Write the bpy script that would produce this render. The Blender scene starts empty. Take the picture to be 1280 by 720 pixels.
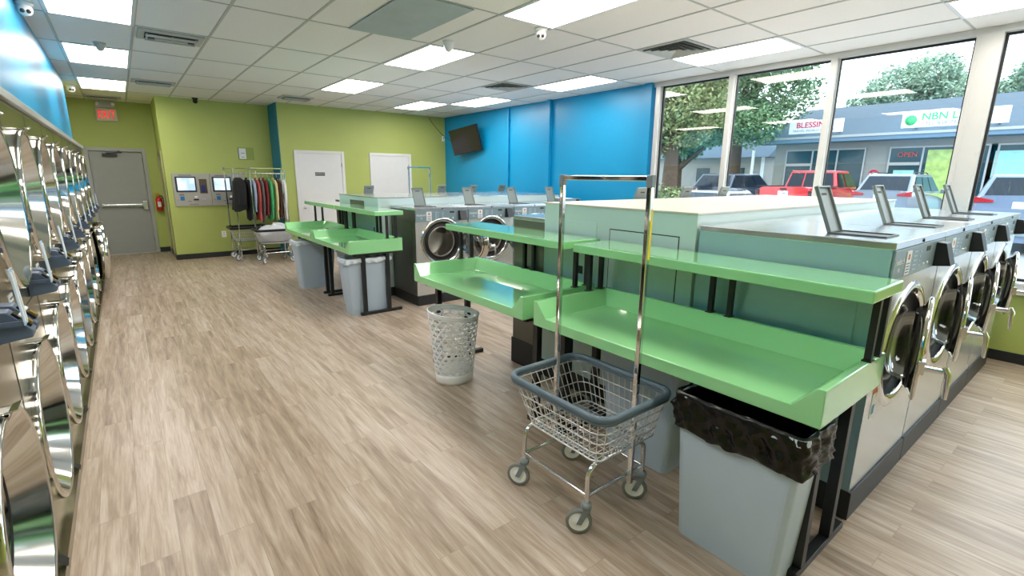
import bpy, bmesh, math, random
from mathutils import Vector, Matrix
random.seed(7)
C = bpy.context.scene.collection
S = bpy.context.scene
PI = math.pi

# ------------------------------------------------------------------ camera
cam_d = bpy.data.cameras.new('camera'); cam = bpy.data.objects.new('camera', cam_d); C.objects.link(cam)
cam_d.sensor_width = 36.0; cam_d.lens = 609.0 / 1280 * 36.0; cam_d.clip_start = 0.02; cam_d.clip_end = 300
cam.matrix_world = Matrix(((0.78628471, 0.1308822, -0.60384286, 0), (-0.61778568, 0.18213194, -0.76496327, 0),
                           (0.009859, 0.9745244, 0.22406471, 1.7), (0, 0, 0, 1)))
S.camera = cam
# ------------------------------------------------------------------ world, exposure
PANEL_E = 9.6
SKY_E = 3.0
w = bpy.data.worlds.new('sky'); S.world = w; w.use_nodes = True
wn = w.node_tree.nodes; wl = w.node_tree.links; wn.clear()
wo = wn.new('ShaderNodeOutputWorld'); wb = wn.new('ShaderNodeBackground'); tc = wn.new('ShaderNodeTexCoord')
sp = wn.new('ShaderNodeSeparateXYZ'); cr = wn.new('ShaderNodeValToRGB')
wl.new(tc.outputs['Generated'], sp.inputs[0]); wl.new(sp.outputs['Z'], cr.inputs[0])
cr.color_ramp.elements[0].position = 0.0; cr.color_ramp.elements[0].color = (0.84, 0.92, 1.0, 1)
cr.color_ramp.elements[1].position = 0.8; cr.color_ramp.elements[1].color = (0.72, 0.86, 1.0, 1)
wl.new(cr.outputs[0], wb.inputs[0]); wb.inputs[1].default_value = SKY_E; wl.new(wb.outputs[0], wo.inputs[0])
S.view_settings.view_transform = 'Standard'; S.view_settings.look = 'None'
S.view_settings.gamma = 1.0; S.view_settings.use_curve_mapping = False
S.view_settings.exposure = 0.75
sun_d = bpy.data.lights.new('sun', 'SUN'); sun = bpy.data.objects.new('sun', sun_d); C.objects.link(sun)
sun_d.energy = 0.8; sun_d.angle = math.radians(12); sun_d.color = (1, .97, .92)
sun.rotation_euler = (math.radians(38), math.radians(28), 0)   # comes from beyond the camera's left, over the roof
S.cycles.max_bounces = 10; S.cycles.transparent_max_bounces = 24

# ------------------------------------------------------------------ materials
def lin(c):
    r = []
    for v in c:
        v = v / 255.0
        r.append(v / 12.92 if v <= 0.04045 else ((v + 0.055) / 1.055) ** 2.4)
    return (r[0], r[1], r[2], 1)
def P(name, col, rough=0.5, metal=0.0, coat=0.0, noise=0.0, nscale=8.0, bump=0.0, bscale=60.0, spec=0.5, stretch=None):
    m = bpy.data.materials.new(name); m.use_nodes = True
    nt = m.node_tree; b = nt.nodes['Principled BSDF']; L = nt.links
    b.inputs['Base Color'].default_value = lin(col); b.inputs['Roughness'].default_value = rough
    b.inputs['Metallic'].default_value = metal; b.inputs['Coat Weight'].default_value = coat
    b.inputs['Coat Roughness'].default_value = 0.05; b.inputs['Specular IOR Level'].default_value = spec
    t = nt.nodes.new('ShaderNodeTexCoord'); mp = nt.nodes.new('ShaderNodeMapping')
    L.new(t.outputs['Object'], mp.inputs[0])
    if stretch: mp.inputs['Scale'].default_value = stretch
    n = nt.nodes.new('ShaderNodeTexNoise'); n.inputs['Scale'].default_value = nscale; n.inputs['Detail'].default_value = 4
    L.new(mp.outputs[0], n.inputs['Vector'])
    k = noise if noise else 0.03
    mx = nt.nodes.new('ShaderNodeMix'); mx.data_type = 'RGBA'
    c = lin(col)
    mx.inputs[6].default_value = tuple(max(0, v * (1 - k)) for v in c[:3]) + (1,)
    mx.inputs[7].default_value = tuple(min(1, v * (1 + k)) for v in c[:3]) + (1,)
    L.new(n.outputs['Fac'], mx.inputs[0]); L.new(mx.outputs[2], b.inputs['Base Color'])
    if bump:
        n2 = nt.nodes.new('ShaderNodeTexNoise'); n2.inputs['Scale'].default_value = bscale; n2.inputs['Detail'].default_value = 5
        L.new(mp.outputs[0], n2.inputs['Vector'])
        bp = nt.nodes.new('ShaderNodeBump'); bp.inputs['Strength'].default_value = bump; bp.inputs['Distance'].default_value = 0.01
        L.new(n2.outputs['Fac'], bp.inputs['Height']); L.new(bp.outputs[0], b.inputs['Normal'])
    return m
def emis(name, col, e):
    m = bpy.data.materials.new(name); m.use_nodes = True; nt = m.node_tree; nt.nodes.clear()
    o = nt.nodes.new('ShaderNodeOutputMaterial'); x = nt.nodes.new('ShaderNodeEmission')
    x.inputs[0].default_value = lin(col); x.inputs[1].default_value = e; nt.links.new(x.outputs[0], o.inputs[0]); return m
def thin_glass(name, tint=(245, 250, 250), ior=1.5, gain=1.0, rough=0.0):
    m = bpy.data.materials.new(name); m.use_nodes = True; nt = m.node_tree; nt.nodes.clear(); L = nt.links
    o = nt.nodes.new('ShaderNodeOutputMaterial'); mx = nt.nodes.new('ShaderNodeMixShader')
    tr = nt.nodes.new('ShaderNodeBsdfTransparent'); gl = nt.nodes.new('ShaderNodeBsdfGlossy'); fr = nt.nodes.new('ShaderNodeFresnel')
    tr.inputs[0].default_value = lin(tint); gl.inputs['Roughness'].default_value = rough; fr.inputs[0].default_value = ior
    mu = nt.nodes.new('ShaderNodeMath'); mu.operation = 'MULTIPLY'; mu.inputs[1].default_value = gain; mu.use_clamp = True
    L.new(fr.outputs[0], mu.inputs[0]); L.new(mu.outputs[0], mx.inputs[0]); L.new(tr.outputs[0], mx.inputs[1]); L.new(gl.outputs[0], mx.inputs[2])
    L.new(mx.outputs[0], o.inputs[0]); return m
M = {}
M['green_lam'] = P('green_laminate', (150, 218, 154), 0.12, coat=1.0, noise=0.02, nscale=3)
M['wall_green'] = P('green_wall_paint', (176, 188, 104), 0.55, noise=0.05, nscale=2, bump=0.05, bscale=80)
M['wall_blue'] = P('blue_wall_paint', (2, 146, 200), 0.36, noise=0.03, nscale=2, bump=0.05, bscale=90)
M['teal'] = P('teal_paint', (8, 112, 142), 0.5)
M['white_paint'] = P('white_paint', (224, 224, 226), 0.45)
M['door_grey'] = P('grey_door_paint', (158, 160, 164), 0.45, noise=0.04)
M['frame_grey'] = P('grey_frame_paint', (170, 172, 172), 0.45)
M['alu'] = P('window_aluminium', (205, 205, 202), 0.4, metal=0.3)
M['black_base'] = P('black_vinyl', (34, 36, 40), 0.45)
M['black_metal'] = P('black_powder_coat', (26, 28, 30), 0.4)
M['black_plastic'] = P('black_plastic', (22, 24, 28), 0.35)
M['rubber'] = P('black_rubber', (20, 20, 22), 0.55)
M['steel'] = P('brushed_stainless', (212, 212, 210), 0.27, metal=0.68, noise=0.06, nscale=6, stretch=(1, 1, 14))
M['steel_side'] = P('stainless_side_sheet', (160, 192, 204), 0.3, metal=0.3, noise=0.04, nscale=3)
M['steel_dark'] = P('dark_steel_side', (118, 116, 108), 0.33, metal=0.7, noise=0.05, nscale=3)
M['steel_top'] = P('stainless_top', (200, 206, 212), 0.2, metal=0.85, noise=0.03, nscale=4)
M['steel_mirror'] = P('polished_stainless', (215, 214, 208), 0.09, metal=1.0, noise=0.02, nscale=4)
M['steel_face'] = P('olive_tinted_stainless', (138, 134, 112), 0.24, metal=0.9, noise=0.04, nscale=3, stretch=(1, 10, 1))
M['chrome'] = P('chrome', (225, 225, 228), 0.07, metal=1.0)
M['wire'] = P('chrome_wire', (214, 214, 216), 0.3, metal=0.7)
M['drum'] = P('drum_steel', (186, 182, 176), 0.4, metal=0.9, noise=0.15, nscale=40)
M['drum_holes'] = P('perforated_drum', (110, 108, 104), 0.35, metal=0.9, noise=0.6, nscale=120)
M['panel_slate'] = P('slate_control_panel', (124, 144, 152), 0.35)
M['box_slate'] = P('slate_blue_card_reader', (84, 100, 124), 0.4)
M['lid_grey'] = P('grey_dispenser_lid', (120, 130, 130), 0.4)
M['well'] = P('dark_dispenser_well', (70, 78, 80), 0.45)
M['paper'] = P('white_card', (226, 232, 236), 0.5)
M['pale_blue'] = P('pale_blue_card', (170, 196, 222), 0.3)
M['ink'] = P('grey_ink', (96, 104, 112), 0.6)
M['red_ink'] = P('red_ink', (196, 74, 54), 0.5)
M['housing'] = P('pale_grey_housing', (190, 210, 212), 0.38, noise=0.02)
M['housing_top'] = P('beige_housing_top', (206, 200, 190), 0.4, noise=0.02)
M['bin_grey'] = P('grey_bin_plastic', (180, 196, 212), 0.42, bump=0.05, bscale=200)
M['bag_black'] = P('black_bin_liner', (8, 8, 9), 0.2, bump=1.0, bscale=14, spec=0.4)
M['bag_white'] = P('white_bin_liner', (206, 212, 220), 0.35, bump=0.4, bscale=22)
M['white_plastic'] = P('white_plastic', (248, 249, 252), 0.35)
M['slate_rim'] = P('slate_plastic_rim', (92, 110, 124), 0.35)
M['castor_grey'] = P('grey_castor_plastic', (124, 136, 140), 0.4)
M['tyre_grey'] = P('grey_castor_tyre', (132, 134, 132), 0.6)
M['yellow'] = P('yellow_sticker', (236, 214, 40), 0.4)
M['tile'] = P('ceiling_tile', (238, 233, 230), 0.85, noise=0.06, nscale=90, bump=0.25, bscale=140)
M['grid'] = P('ceiling_grid_metal', (186, 186, 180), 0.5)
M['stained_tile'] = P('bluish_access_panel', (168, 178, 180), 0.7, noise=0.12, nscale=5)
M['vent'] = P('vent_metal', (182, 182, 176), 0.45)
M['vent_dark'] = P('vent_dark', (52, 52, 50), 0.7)
M['cam_white'] = P('camera_white', (226, 226, 226), 0.3)
M['cam_dark'] = P('camera_dark', (52, 44, 44), 0.25)
M['light'] = emis('light_diffuser', (255, 247, 236), PANEL_E)
M['screen_black'] = P('tv_screen', (30, 27, 27), 0.15)
M['exit_red'] = emis('exit_letters', (255, 22, 36), 0.75)
M['exit_face'] = P('exit_face', (206, 204, 190), 0.5)
M['kiosk'] = P('kiosk_steel', (176, 174, 168), 0.4, metal=0.4)
M['bezel'] = P('screen_bezel', (34, 40, 58), 0.35)
M['kiosk_blue'] = P('kiosk_blue', (36, 120, 178), 0.4)
M['navy'] = P('navy_card_slot', (30, 50, 120), 0.35)
M['brown_recess'] = P('brown_recess', (96, 80, 64), 0.5)
M['orange'] = P('orange_tag', (206, 110, 66), 0.5)
M['lilac'] = P('lilac_slot', (186, 170, 226), 0.4)
M['red'] = P('extinguisher_red', (196, 26, 30), 0.25)
M['brass'] = P('brass', (186, 150, 60), 0.3, metal=0.8)
M['glass'] = thin_glass('window_glass', (236, 246, 246), 1.5, 1.9)
M['door_glass'] = thin_glass('washer_door_glass', (150, 156, 156), 1.5, 2.2)
M['beige_trim'] = P('beige_trim', (176, 168, 140), 0.5)

def screen_mat(name, a, b, e=1.0, sc=6):
    m = bpy.data.materials.new(name); m.use_nodes = True; nt = m.node_tree; nt.nodes.clear(); L = nt.links
    o = nt.nodes.new('ShaderNodeOutputMaterial'); x = nt.nodes.new('ShaderNodeEmission'); x.inputs[1].default_value = e
    t = nt.nodes.new('ShaderNodeTexCoord'); v = nt.nodes.new('ShaderNodeTexVoronoi'); v.inputs['Scale'].default_value = sc
    v.distance = 'CHEBYCHEV'
    mx = nt.nodes.new('ShaderNodeMix'); mx.data_type = 'RGBA'; mx.inputs[6].default_value = lin(a); mx.inputs[7].default_value = lin(b)
    L.new(t.outputs['Object'], v.inputs['Vector']); L.new(v.outputs['Distance'], mx.inputs[0]); L.new(mx.outputs[2], x.inputs[0]); L.new(x.outputs[0], o.inputs[0])
    return m
M['screen'] = screen_mat('kiosk_screen', (240, 246, 252), (120, 170, 214), 0.9)

def floor_mat():
    m = bpy.data.materials.new('grey_oak_planks'); m.use_nodes = True; nt = m.node_tree; N = nt.nodes; L = nt.links
    b = N['Principled BSDF']; t = N.new('ShaderNodeTexCoord'); mp = N.new('ShaderNodeMapping')
    mp.inputs['Rotation'].default_value = (0, 0, PI / 2)
    L.new(t.outputs['Object'], mp.inputs[0])
    br = N.new('ShaderNodeTexBrick'); br.offset = 0.37; br.offset_frequency = 2; br.squash = 1
    br.inputs['Scale'].default_value = 1.0; br.inputs['Brick Width'].default_value = 1.22; br.inputs['Row Height'].default_value = 0.152
    br.inputs['Mortar Size'].default_value = 0.0012; br.inputs['Mortar Smooth'].default_value = 0.2; br.inputs['Bias'].default_value = 0.0
    br.inputs['Color1'].default_value = (0, 0, 0, 1); br.inputs['Color2'].default_value = (1, 1, 1, 1); br.inputs['Mortar'].default_value = (0.5, 0.5, 0.5, 1)
    L.new(mp.outputs[0], br.inputs['Vector'])
    # per plank offset into the grain noise
    mul = N.new('ShaderNodeVectorMath'); mul.operation = 'SCALE'; mul.inputs['Scale'].default_value = 37.0
    L.new(br.outputs['Color'], mul.inputs[0])
    add = N.new('ShaderNodeVectorMath'); add.operation = 'ADD'; L.new(mp.outputs[0], add.inputs[0]); L.new(mul.outputs[0], add.inputs[1])
    st = N.new('ShaderNodeMapping'); st.inputs['Scale'].default_value = (1.1, 13, 1); L.new(add.outputs[0], st.inputs[0])
    g1 = N.new('ShaderNodeTexNoise'); g1.inputs['Scale'].default_value = 1.6; g1.inputs['Detail'].default_value = 8; g1.inputs['Roughness'].default_value = 0.62; g1.inputs['Distortion'].default_value = 0.6
    L.new(st.outputs[0], g1.inputs['Vector'])
    st2 = N.new('ShaderNodeMapping'); st2.inputs['Scale'].default_value = (3.0, 60, 1); L.new(add.outputs[0], st2.inputs[0])
    g2 = N.new('ShaderNodeTexNoise'); g2.inputs['Scale'].default_value = 2.0; g2.inputs['Detail'].default_value = 5; L.new(st2.outputs[0], g2.inputs['Vector'])
    rp = N.new('ShaderNodeValToRGB'); e = rp.color_ramp.elements
    e[0].position = 0.27; e[0].color = lin((104, 87, 72)); e[1].position = 0.75; e[1].color = lin((206, 196, 187))
    k = rp.color_ramp.elements.new(0.5); k.color = lin((166, 148, 130))
    s1 = N.new('ShaderNodeMath'); s1.operation = 'MULTIPLY_ADD'; s1.inputs[1].default_value = 0.70; L.new(g1.outputs['Fac'], s1.inputs[0])
    sepc = N.new('ShaderNodeSeparateColor'); L.new(br.outputs['Color'], sepc.inputs[0])
    s2 = N.new('ShaderNodeMath'); s2.operation = 'MULTIPLY_ADD'; s2.inputs[1].default_value = 0.10; L.new(sepc.outputs[0], s2.inputs[0])
    s3 = N.new('ShaderNodeMath'); s3.operation = 'MULTIPLY'; s3.inputs[1].default_value = 0.22; L.new(g2.outputs['Fac'], s3.inputs[0])
    L.new(s3.outputs[0], s2.inputs[2]); L.new(s2.outputs[0], s1.inputs[2]); L.new(s1.outputs[0], rp.inputs[0])
    mo = N.new('ShaderNodeMix'); mo.data_type = 'RGBA'; mo.inputs[7].default_value = lin((112, 98, 84))
    mf = N.new('ShaderNodeMath'); mf.operation = 'MULTIPLY'; mf.inputs[1].default_value = 0.5; L.new(br.outputs['Fac'], mf.inputs[0])
    L.new(mf.outputs[0], mo.inputs[0]); L.new(rp.outputs[0], mo.inputs[6]); L.new(mo.outputs[2], b.inputs['Base Color'])
    b.inputs['Roughness'].default_value = 0.36
    bp = N.new('ShaderNodeBump'); bp.inputs['Strength'].default_value = 0.12; bp.inputs['Distance'].default_value = 0.004
    L.new(g2.outputs['Fac'], bp.inputs['Height']); L.new(bp.outputs[0], b.inputs['Normal'])
    return m
M['floor'] = floor_mat()

# ------------------------------------------------------------------ mesh builder
class MB:
    def __init__(s): s.v = []; s.f = []; s.m = []; s.sm = []; s.mats = []
    def mi(s, mat):
        if mat is None: return 0
        if mat not in s.mats: s.mats.append(mat)
        return s.mats.index(mat)
    def add(s, vs, fs, mat=None, smooth=False):
        o = len(s.v); s.v += [tuple(x) for x in vs]; k = s.mi(mat)
        for f in fs: s.f.append(tuple(i + o for i in f)); s.m.append(k); s.sm.append(smooth)
        return s
    def box(s, x0, y0, z0, x1, y1, z1, mat=None, skip=()):
        vs = [(x0, y0, z0), (x1, y0, z0), (x1, y1, z0), (x0, y1, z0), (x0, y0, z1), (x1, y0, z1), (x1, y1, z1), (x0, y1, z1)]
        fs = {'b': (0, 3, 2, 1), 't': (4, 5, 6, 7), 'f': (0, 1, 5, 4), 'r': (1, 2, 6, 5), 'k': (2, 3, 7, 6), 'l': (3, 0, 4, 7)}
        return s.add(vs, [fs[q] for q in fs if q not in skip], mat)
    def obox(s, c, ex, ey, ez, mat=None):           # oriented box: centre and three half-extent vectors
        c, ex, ey, ez = map(Vector, (c, ex, ey, ez)); vs = []
        for k in (-1, 1):
            for a, b in ((-1, -1), (1, -1), (1, 1), (-1, 1)): vs.append(c + ex * a + ey * b + ez * k)
        return s.add(vs, [(0, 3, 2, 1), (4, 5, 6, 7), (0, 1, 5, 4), (1, 2, 6, 5), (2, 3, 7, 6), (3, 0, 4, 7)], mat)
    def prism(s, pts, d, mat=None):                 # pts: 3-D polygon, d: extrusion vector
        n = len(pts); d = Vector(d); a = [Vector(p) for p in pts]; b = [p + d for p in a]
        fs = [tuple(range(n))[::-1], tuple(range(n, 2 * n))] + [(i, (i + 1) % n, n + (i + 1) % n, n + i) for i in range(n)]
        return s.add(a + b, fs, mat)
    def tube(s, pts, r, seg=8, mat=None, closed=False, caps=True):
        pts = [Vector(p) for p in pts]; n = len(pts); rings = []
        prev = None
        for i in range(n):
            if closed: t = (pts[(i + 1) % n] - pts[i - 1]).normalized()
            else: t = (pts[min(i + 1, n - 1)] - pts[max(i - 1, 0)]).normalized()
            if prev is None:
                u = t.orthogonal().normalized()
                if abs(t.z) < 0.9: u = Vector((0, 0, 1)).cross(t).normalized()
            else:
                u = (prev - t * prev.dot(t)).normalized()
            prev = u; v = t.cross(u)
            rr = r[i] if isinstance(r, (list, tuple)) else r
            rings.append([pts[i] + (u * math.cos(2 * PI * k / seg) + v * math.sin(2 * PI * k / seg)) * rr for k in range(seg)])
        vs = [p for q in rings for p in q]; fs = []
        for i in range(n if closed else n - 1):
            j = (i + 1) % n
            for k in range(seg): fs.append((i * seg + k, i * seg + (k + 1) % seg, j * seg + (k + 1) % seg, j * seg + k))
        s.add(vs, fs, mat, True)
        if caps and not closed:
            s.add(rings[0], [tuple(range(seg))[::-1]], mat); s.add(rings[-1], [tuple(range(seg))], mat)
        return s
    def lathe(s, prof, c=(0, 0, 0), ax=(0, 0, 1), seg=48, mat=None, capend=False, smooth=True):  # prof: (radius, height)
        ax = Vector(ax).normalized(); u = ax.orthogonal().normalized(); v = ax.cross(u); c = Vector(c); vs = []
        for (r, h) in prof:
            for k in range(seg):
                a = 2 * PI * k / seg; vs.append(c + ax * h + (u * math.cos(a) + v * math.sin(a)) * r)
        fs = []
        for i in range(len(prof) - 1):
            for k in range(seg): fs.append((i * seg + k, i * seg + (k + 1) % seg, (i + 1) * seg + (k + 1) % seg, (i + 1) * seg + k))
        s.add(vs, fs, mat, smooth)
        if capend:
            n = len(prof) - 1; s.add(vs[n * seg:], [tuple(range(seg))], mat)
        return s
    def plate_hole(s, u0, u1, z0, z1, cu, cz, r, fn, mat=None, seg=48):   # rectangle with a round hole; fn maps (u,z)->3-D
        inn = []; out = []
        for k in range(seg):
            a = 2 * PI * (k + 0.5) / seg; ca, sa = math.cos(a), math.sin(a); inn.append(fn(cu + r * ca, cz + r * sa))
            t = 1e9
            if ca > 1e-9: t = min(t, (u1 - cu) / ca)
            if ca < -1e-9: t = min(t, (u0 - cu) / ca)
            if sa > 1e-9: t = min(t, (z1 - cz) / sa)
            if sa < -1e-9: t = min(t, (z0 - cz) / sa)
            out.append((cu + t * ca, cz + t * sa))
        # square corners: snap the nearest outer point to each corner
        for (cx_, cz_) in ((u0, z0), (u1, z0), (u1, z1), (u0, z1)):
            i = min(range(seg), key=lambda q: (out[q][0] - cx_) ** 2 + (out[q][1] - cz_) ** 2); out[i] = (cx_, cz_)
        vs = inn + [fn(*q) for q in out]
        return s.add(vs, [(k, (k + 1) % seg, seg + (k + 1) % seg, seg + k) for k in range(seg)], mat)
    def build(s, name, mat=None, parent=None, bevel=0, loc=None, solid=0, seg=2):
        me = bpy.data.meshes.new(name); me.from_pydata(s.v, [], s.f)
        mats = s.mats if s.mats else [mat]
        if s.mats and mat is not None: mats = s.mats
        for m_ in mats: me.materials.append(m_)
        me.polygons.foreach_set('material_index', s.m); me.polygons.foreach_set('use_smooth', s.sm)
        me.update(); o = bpy.data.objects.new(name, me); C.objects.link(o)
        if parent is not None: o.parent = parent
        if loc: o.location = loc
        if bevel:
            b = o.modifiers.new('bevel', 'BEVEL'); b.width = bevel; b.segments = seg; b.limit_method = 'ANGLE'; b.angle_limit = 0.6
        if solid:
            q = o.modifiers.new('solid', 'SOLIDIFY'); q.thickness = solid; q.offset = 0
        return o
def tag(o, label, cat, group=None):
    o['label'] = label; o['category'] = cat
    if group: o['group'] = group
    return o
def thing(name, label, cat, loc=(0, 0, 0), rz=0, group=None):
    o = bpy.data.objects.new(name, None); C.objects.link(o); o.location = loc; o.rotation_euler = (0, 0, rz); o.empty_display_size = 0.1
    return tag(o, label, cat, group)
def struct(o): o['kind'] = 'structure'; return o
def kids(o): return [c for c in list(C.objects) if c.parent == o]
def copy_tree(o, parent=None):
    c = o.copy(); C.objects.link(c)
    if parent is not None: c.parent = parent
    for ch in kids(o): copy_tree(ch, c)
    return c
def text_mesh(name, body, size, mat, loc, xdir, zdir, parent=None, ext=0.002, align='CENTER', wide=1.0, bold=0.0):
    cu = bpy.data.curves.new(name, 'FONT'); cu.body = body; cu.size = size; cu.align_x = align; cu.align_y = 'CENTER'; cu.extrude = ext; cu.offset = bold; cu.space_character = 1.14 if body == 'EXIT' else 1.0
    t = bpy.data.objects.new('tmp_text', cu); C.objects.link(t)
    bpy.context.view_layer.update()
    me = bpy.data.meshes.new_from_object(t.evaluated_get(bpy.context.evaluated_depsgraph_get()))
    bpy.data.objects.remove(t); bpy.data.curves.remove(cu)
    me.name = name; me.materials.clear(); me.materials.append(mat)
    x = Vector(xdir).normalized(); y = Vector(zdir).normalized(); z = x.cross(y)
    mt = Matrix(((x.x, y.x, z.x, loc[0]), (x.y, y.y, z.y, loc[1]), (x.z, y.z, z.z, loc[2]), (0, 0, 0, 1)))
    me.transform(Matrix.Diagonal((wide, 1, 1, 1))); me.transform(mt)
    o = bpy.data.objects.new(name, me); C.objects.link(o)
    if parent is not None: o.parent = parent
    return o
def rrect(x0, y0, x1, y1, r, n=5):
    out = []
    for cx, cy, a0 in ((x1 - r, y1 - r, 0), (x0 + r, y1 - r, 90), (x0 + r, y0 + r, 180), (x1 - r, y0 + r, 270)):
        for k in range(n + 1):
            a = math.radians(a0 + 90.0 * k / n); out.append((cx + r * math.cos(a), cy + r * math.sin(a)))
    return out

# ================================================================== SETTING
X_L, X_R, Y_F, CZ = -1.15, 6.50, -3.6, 3.085
Y_EXIT, Y_PART, Y_FAR = 13.1, 11.66, 10.99
m = MB(); m.box(X_L, Y_F, -0.1, X_R + 0.15, Y_EXIT, 0.0); struct(m.build('floor', M['floor']))
m = MB(); m.box(X_L, Y_F, CZ, X_R + 0.15, Y_EXIT, CZ + 0.1); struct(m.build('ceiling', M['tile']))
GX = [0.30 + 0.63 * k for k in range(-2, 10)]; GY = [-2.54 + 1.265 * k for k in range(0, 13)]
m = MB()
for x in GX: m.box(x - 0.011, Y_F, CZ - 0.006, x + 0.011, Y_EXIT, CZ)
for y in GY: m.box(X_L, y - 0.009, CZ - 0.005, X_R, y + 0.009, CZ)
struct(m.build('trim_1', M['grid']))
# left: blue bulkhead above the machines, wall behind them
BANK_Y0, BANK_Y1 = 1.73, 10.6
m = MB(); m.box(X_L, Y_F, 2.10, -0.50, BANK_Y1, CZ); struct(m.build('wall_left_blue', M['wall_blue'], bevel=0.004))
m = MB(); m.box(X_L - 0.1, Y_F, 0, X_L, Y_EXIT, CZ); struct(m.build('wall_left', M['wall_green']))
m = MB(); m.box(-0.9, BANK_Y1 + 0.02, 0, -0.72, Y_EXIT, CZ); struct(m.build('wall_left_far', M['wall_green']))
m = MB(); m.box(X_L, Y_F, 2.055, -0.395, BANK_Y1, 2.10); struct(m.build('trim_2', M['frame_grey'], bevel=0.004))
# exit wall with opening for the door
m = MB(); m.box(X_L, Y_EXIT, 0, -0.50, Y_EXIT + 0.15, CZ).box(0.50, Y_EXIT, 0, 0.85, Y_EXIT + 0.15, CZ).box(-0.50, Y_EXIT, 2.18, 0.50, Y_EXIT + 0.15, CZ)
struct(m.build('wall_exit', M['wall_green']))
# partition with the payment kiosks
m = MB(); m.box(0.70, Y_PART, 0, 2.64, Y_EXIT + 0.15, CZ); struct(m.build('wall_partition', M['wall_green']))
m = MB(); m.box(2.64, Y_FAR, 0, X_R + 0.15, Y_FAR + 0.15, CZ); struct(m.build('wall_back', M['wall_green']))
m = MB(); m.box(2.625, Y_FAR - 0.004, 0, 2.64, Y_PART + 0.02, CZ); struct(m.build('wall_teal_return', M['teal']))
m = MB(); m.box(0.70, Y_PART - 0.012, 0, 2.62, Y_PART, 0.105).box(0.688, Y_PART, 0, 0.70, Y_EXIT, 0.105).box(0.50, Y_EXIT - 0.012, 0, 0.70, Y_EXIT, 0.105)
m.box(2.64, Y_FAR - 0.012, 0, X_R, Y_FAR, 0.105)
struct(m.build('baseboard_back', M['black_base'], bevel=0.002))
m = MB(); m.box(0.682, 11.98, 0.0, 0.70, 12.06, 2.12).box(0.682, 12.06, 2.05, 0.70, 12.9, 2.12).box(0.682, 12.86, 0, 0.70, 12.93, 2.12)
struct(m.build('trim_3', M['beige_trim'], bevel=0.002))
# right: blue wall, pipes, window wall
m = MB(); m.box(X_R, 4.84, 0, X_R + 0.15, Y_FAR, CZ).box(X_R - 0.05, 4.83, 0, X_R, 4.97, CZ); struct(m.build('wall_right_blue', M['wall_blue'], bevel=0.003))
m = MB(); m.tube([(X_R - 0.025, 8.38, 1.2), (X_R - 0.025, 8.38, CZ)], 0.022, 10)
for z in (1.9, 2.8): m.box(X_R - 0.05, 8.345, z, X_R, 8.415, z + 0.03)
struct(m.build('trim_4', M['wall_blue']))
m = MB(); m.box(X_R - 0.07, 7.07, 0, X_R, 7.15, CZ); struct(m.build('trim_5', M['wall_blue'], bevel=0.004))
WY0 = -3.5
m = MB(); m.box(X_R, WY0 - 0.1, -0.1, X_R + 0.15, 4.84, 0.66); struct(m.build('wall_right', M['wall_green']))
m = MB(); m.box(X_R - 0.012, WY0, 0, X_R, 4.82, 0.10); struct(m.build('baseboard_right', M['black_base'], bevel=0.002))
m = MB(); m.box(X_R - 0.05, WY0, 0.66, X_R + 0.15, 4.84, 0.775); struct(m.build('trim_6', M['white_paint'], bevel=0.006))
# window frames: mullions and head
mull = [4.76, 3.62, 2.42, -0.2, -1.55, -2.9]
hw = 0.035
panes = [(4.80 - 0.09, 3.62 + hw), (3.62 - hw, 2.42 + hw), (2.42 - hw, 1.23), (1.04, -0.2 + hw), (-0.2 - hw, -1.55 + hw), (-1.55 - hw, -2.9 + hw)]
m = MB(); m.box(X_R + 0.0, WY0, 3.02, X_R + 0.15, 4.84, CZ); struct(m.build('trim_7', M['alu'], bevel=0.004))
m = MB(); m.box(X_R - 0.01, 1.04, 0.775, X_R + 0.15, 1.23, 3.03).box(X_R - 0.016, 1.185, 0.775, X_R - 0.01, 1.20, 3.03)
for z in (0.95, 1.45, 1.95, 2.45, 2.9): m.lathe([(0.006, 0), (0.006, 0.004), (0, 0.005)], (X_R - 0.01, 1.065, z), (-1, 0, 0), 8).lathe([(0.006, 0), (0.006, 0.004), (0, 0.005)], (X_R - 0.01, 1.215, z + 0.1), (-1, 0, 0), 8)
struct(m.build('trim_8', M['alu'], bevel=0.003))
k = 9
for y in mull:
    m = MB(); m.box(X_R + 0.0, y - hw, 0.775, X_R + 0.045, y + hw, 3.03).box(X_R + 0.045, y - hw - 0.012, 0.775, X_R + 0.11, y + hw + 0.012, 3.03)
    struct(m.build('trim_%d' % k, M['alu'], bevel=0.003)); k += 1
for i, (a, b) in enumerate(panes):
    m = MB(); m.add([(X_R + 0.075, a, 0.775), (X_R + 0.075, b, 0.775), (X_R + 0.075, b, 3.03), (X_R + 0.075, a, 3.03)], [(0, 1, 2, 3)])
    g = struct(m.build('window_%d' % (i + 1), M['glass']))
    m = MB(); t_ = 0.022
    m.box(X_R + 0.06, b, 0.775, X_R + 0.09, b + t_, 3.02).box(X_R + 0.06, a - t_, 0.775, X_R + 0.09, a, 3.02)
    m.box(X_R + 0.06, b + t_, 3.0, X_R + 0.09, a - t_, 3.02).box(X_R + 0.06, b + t_, 0.775, X_R + 0.09, a - t_, 0.80)
    m.build('gasket', M['rubber'], g)
# wall behind the camera
m = MB(); m.box(X_L, Y_F - 0.1, 0, X_R + 0.15, Y_F, CZ); struct(m.build('wall_front', M['wall_green']))

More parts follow.
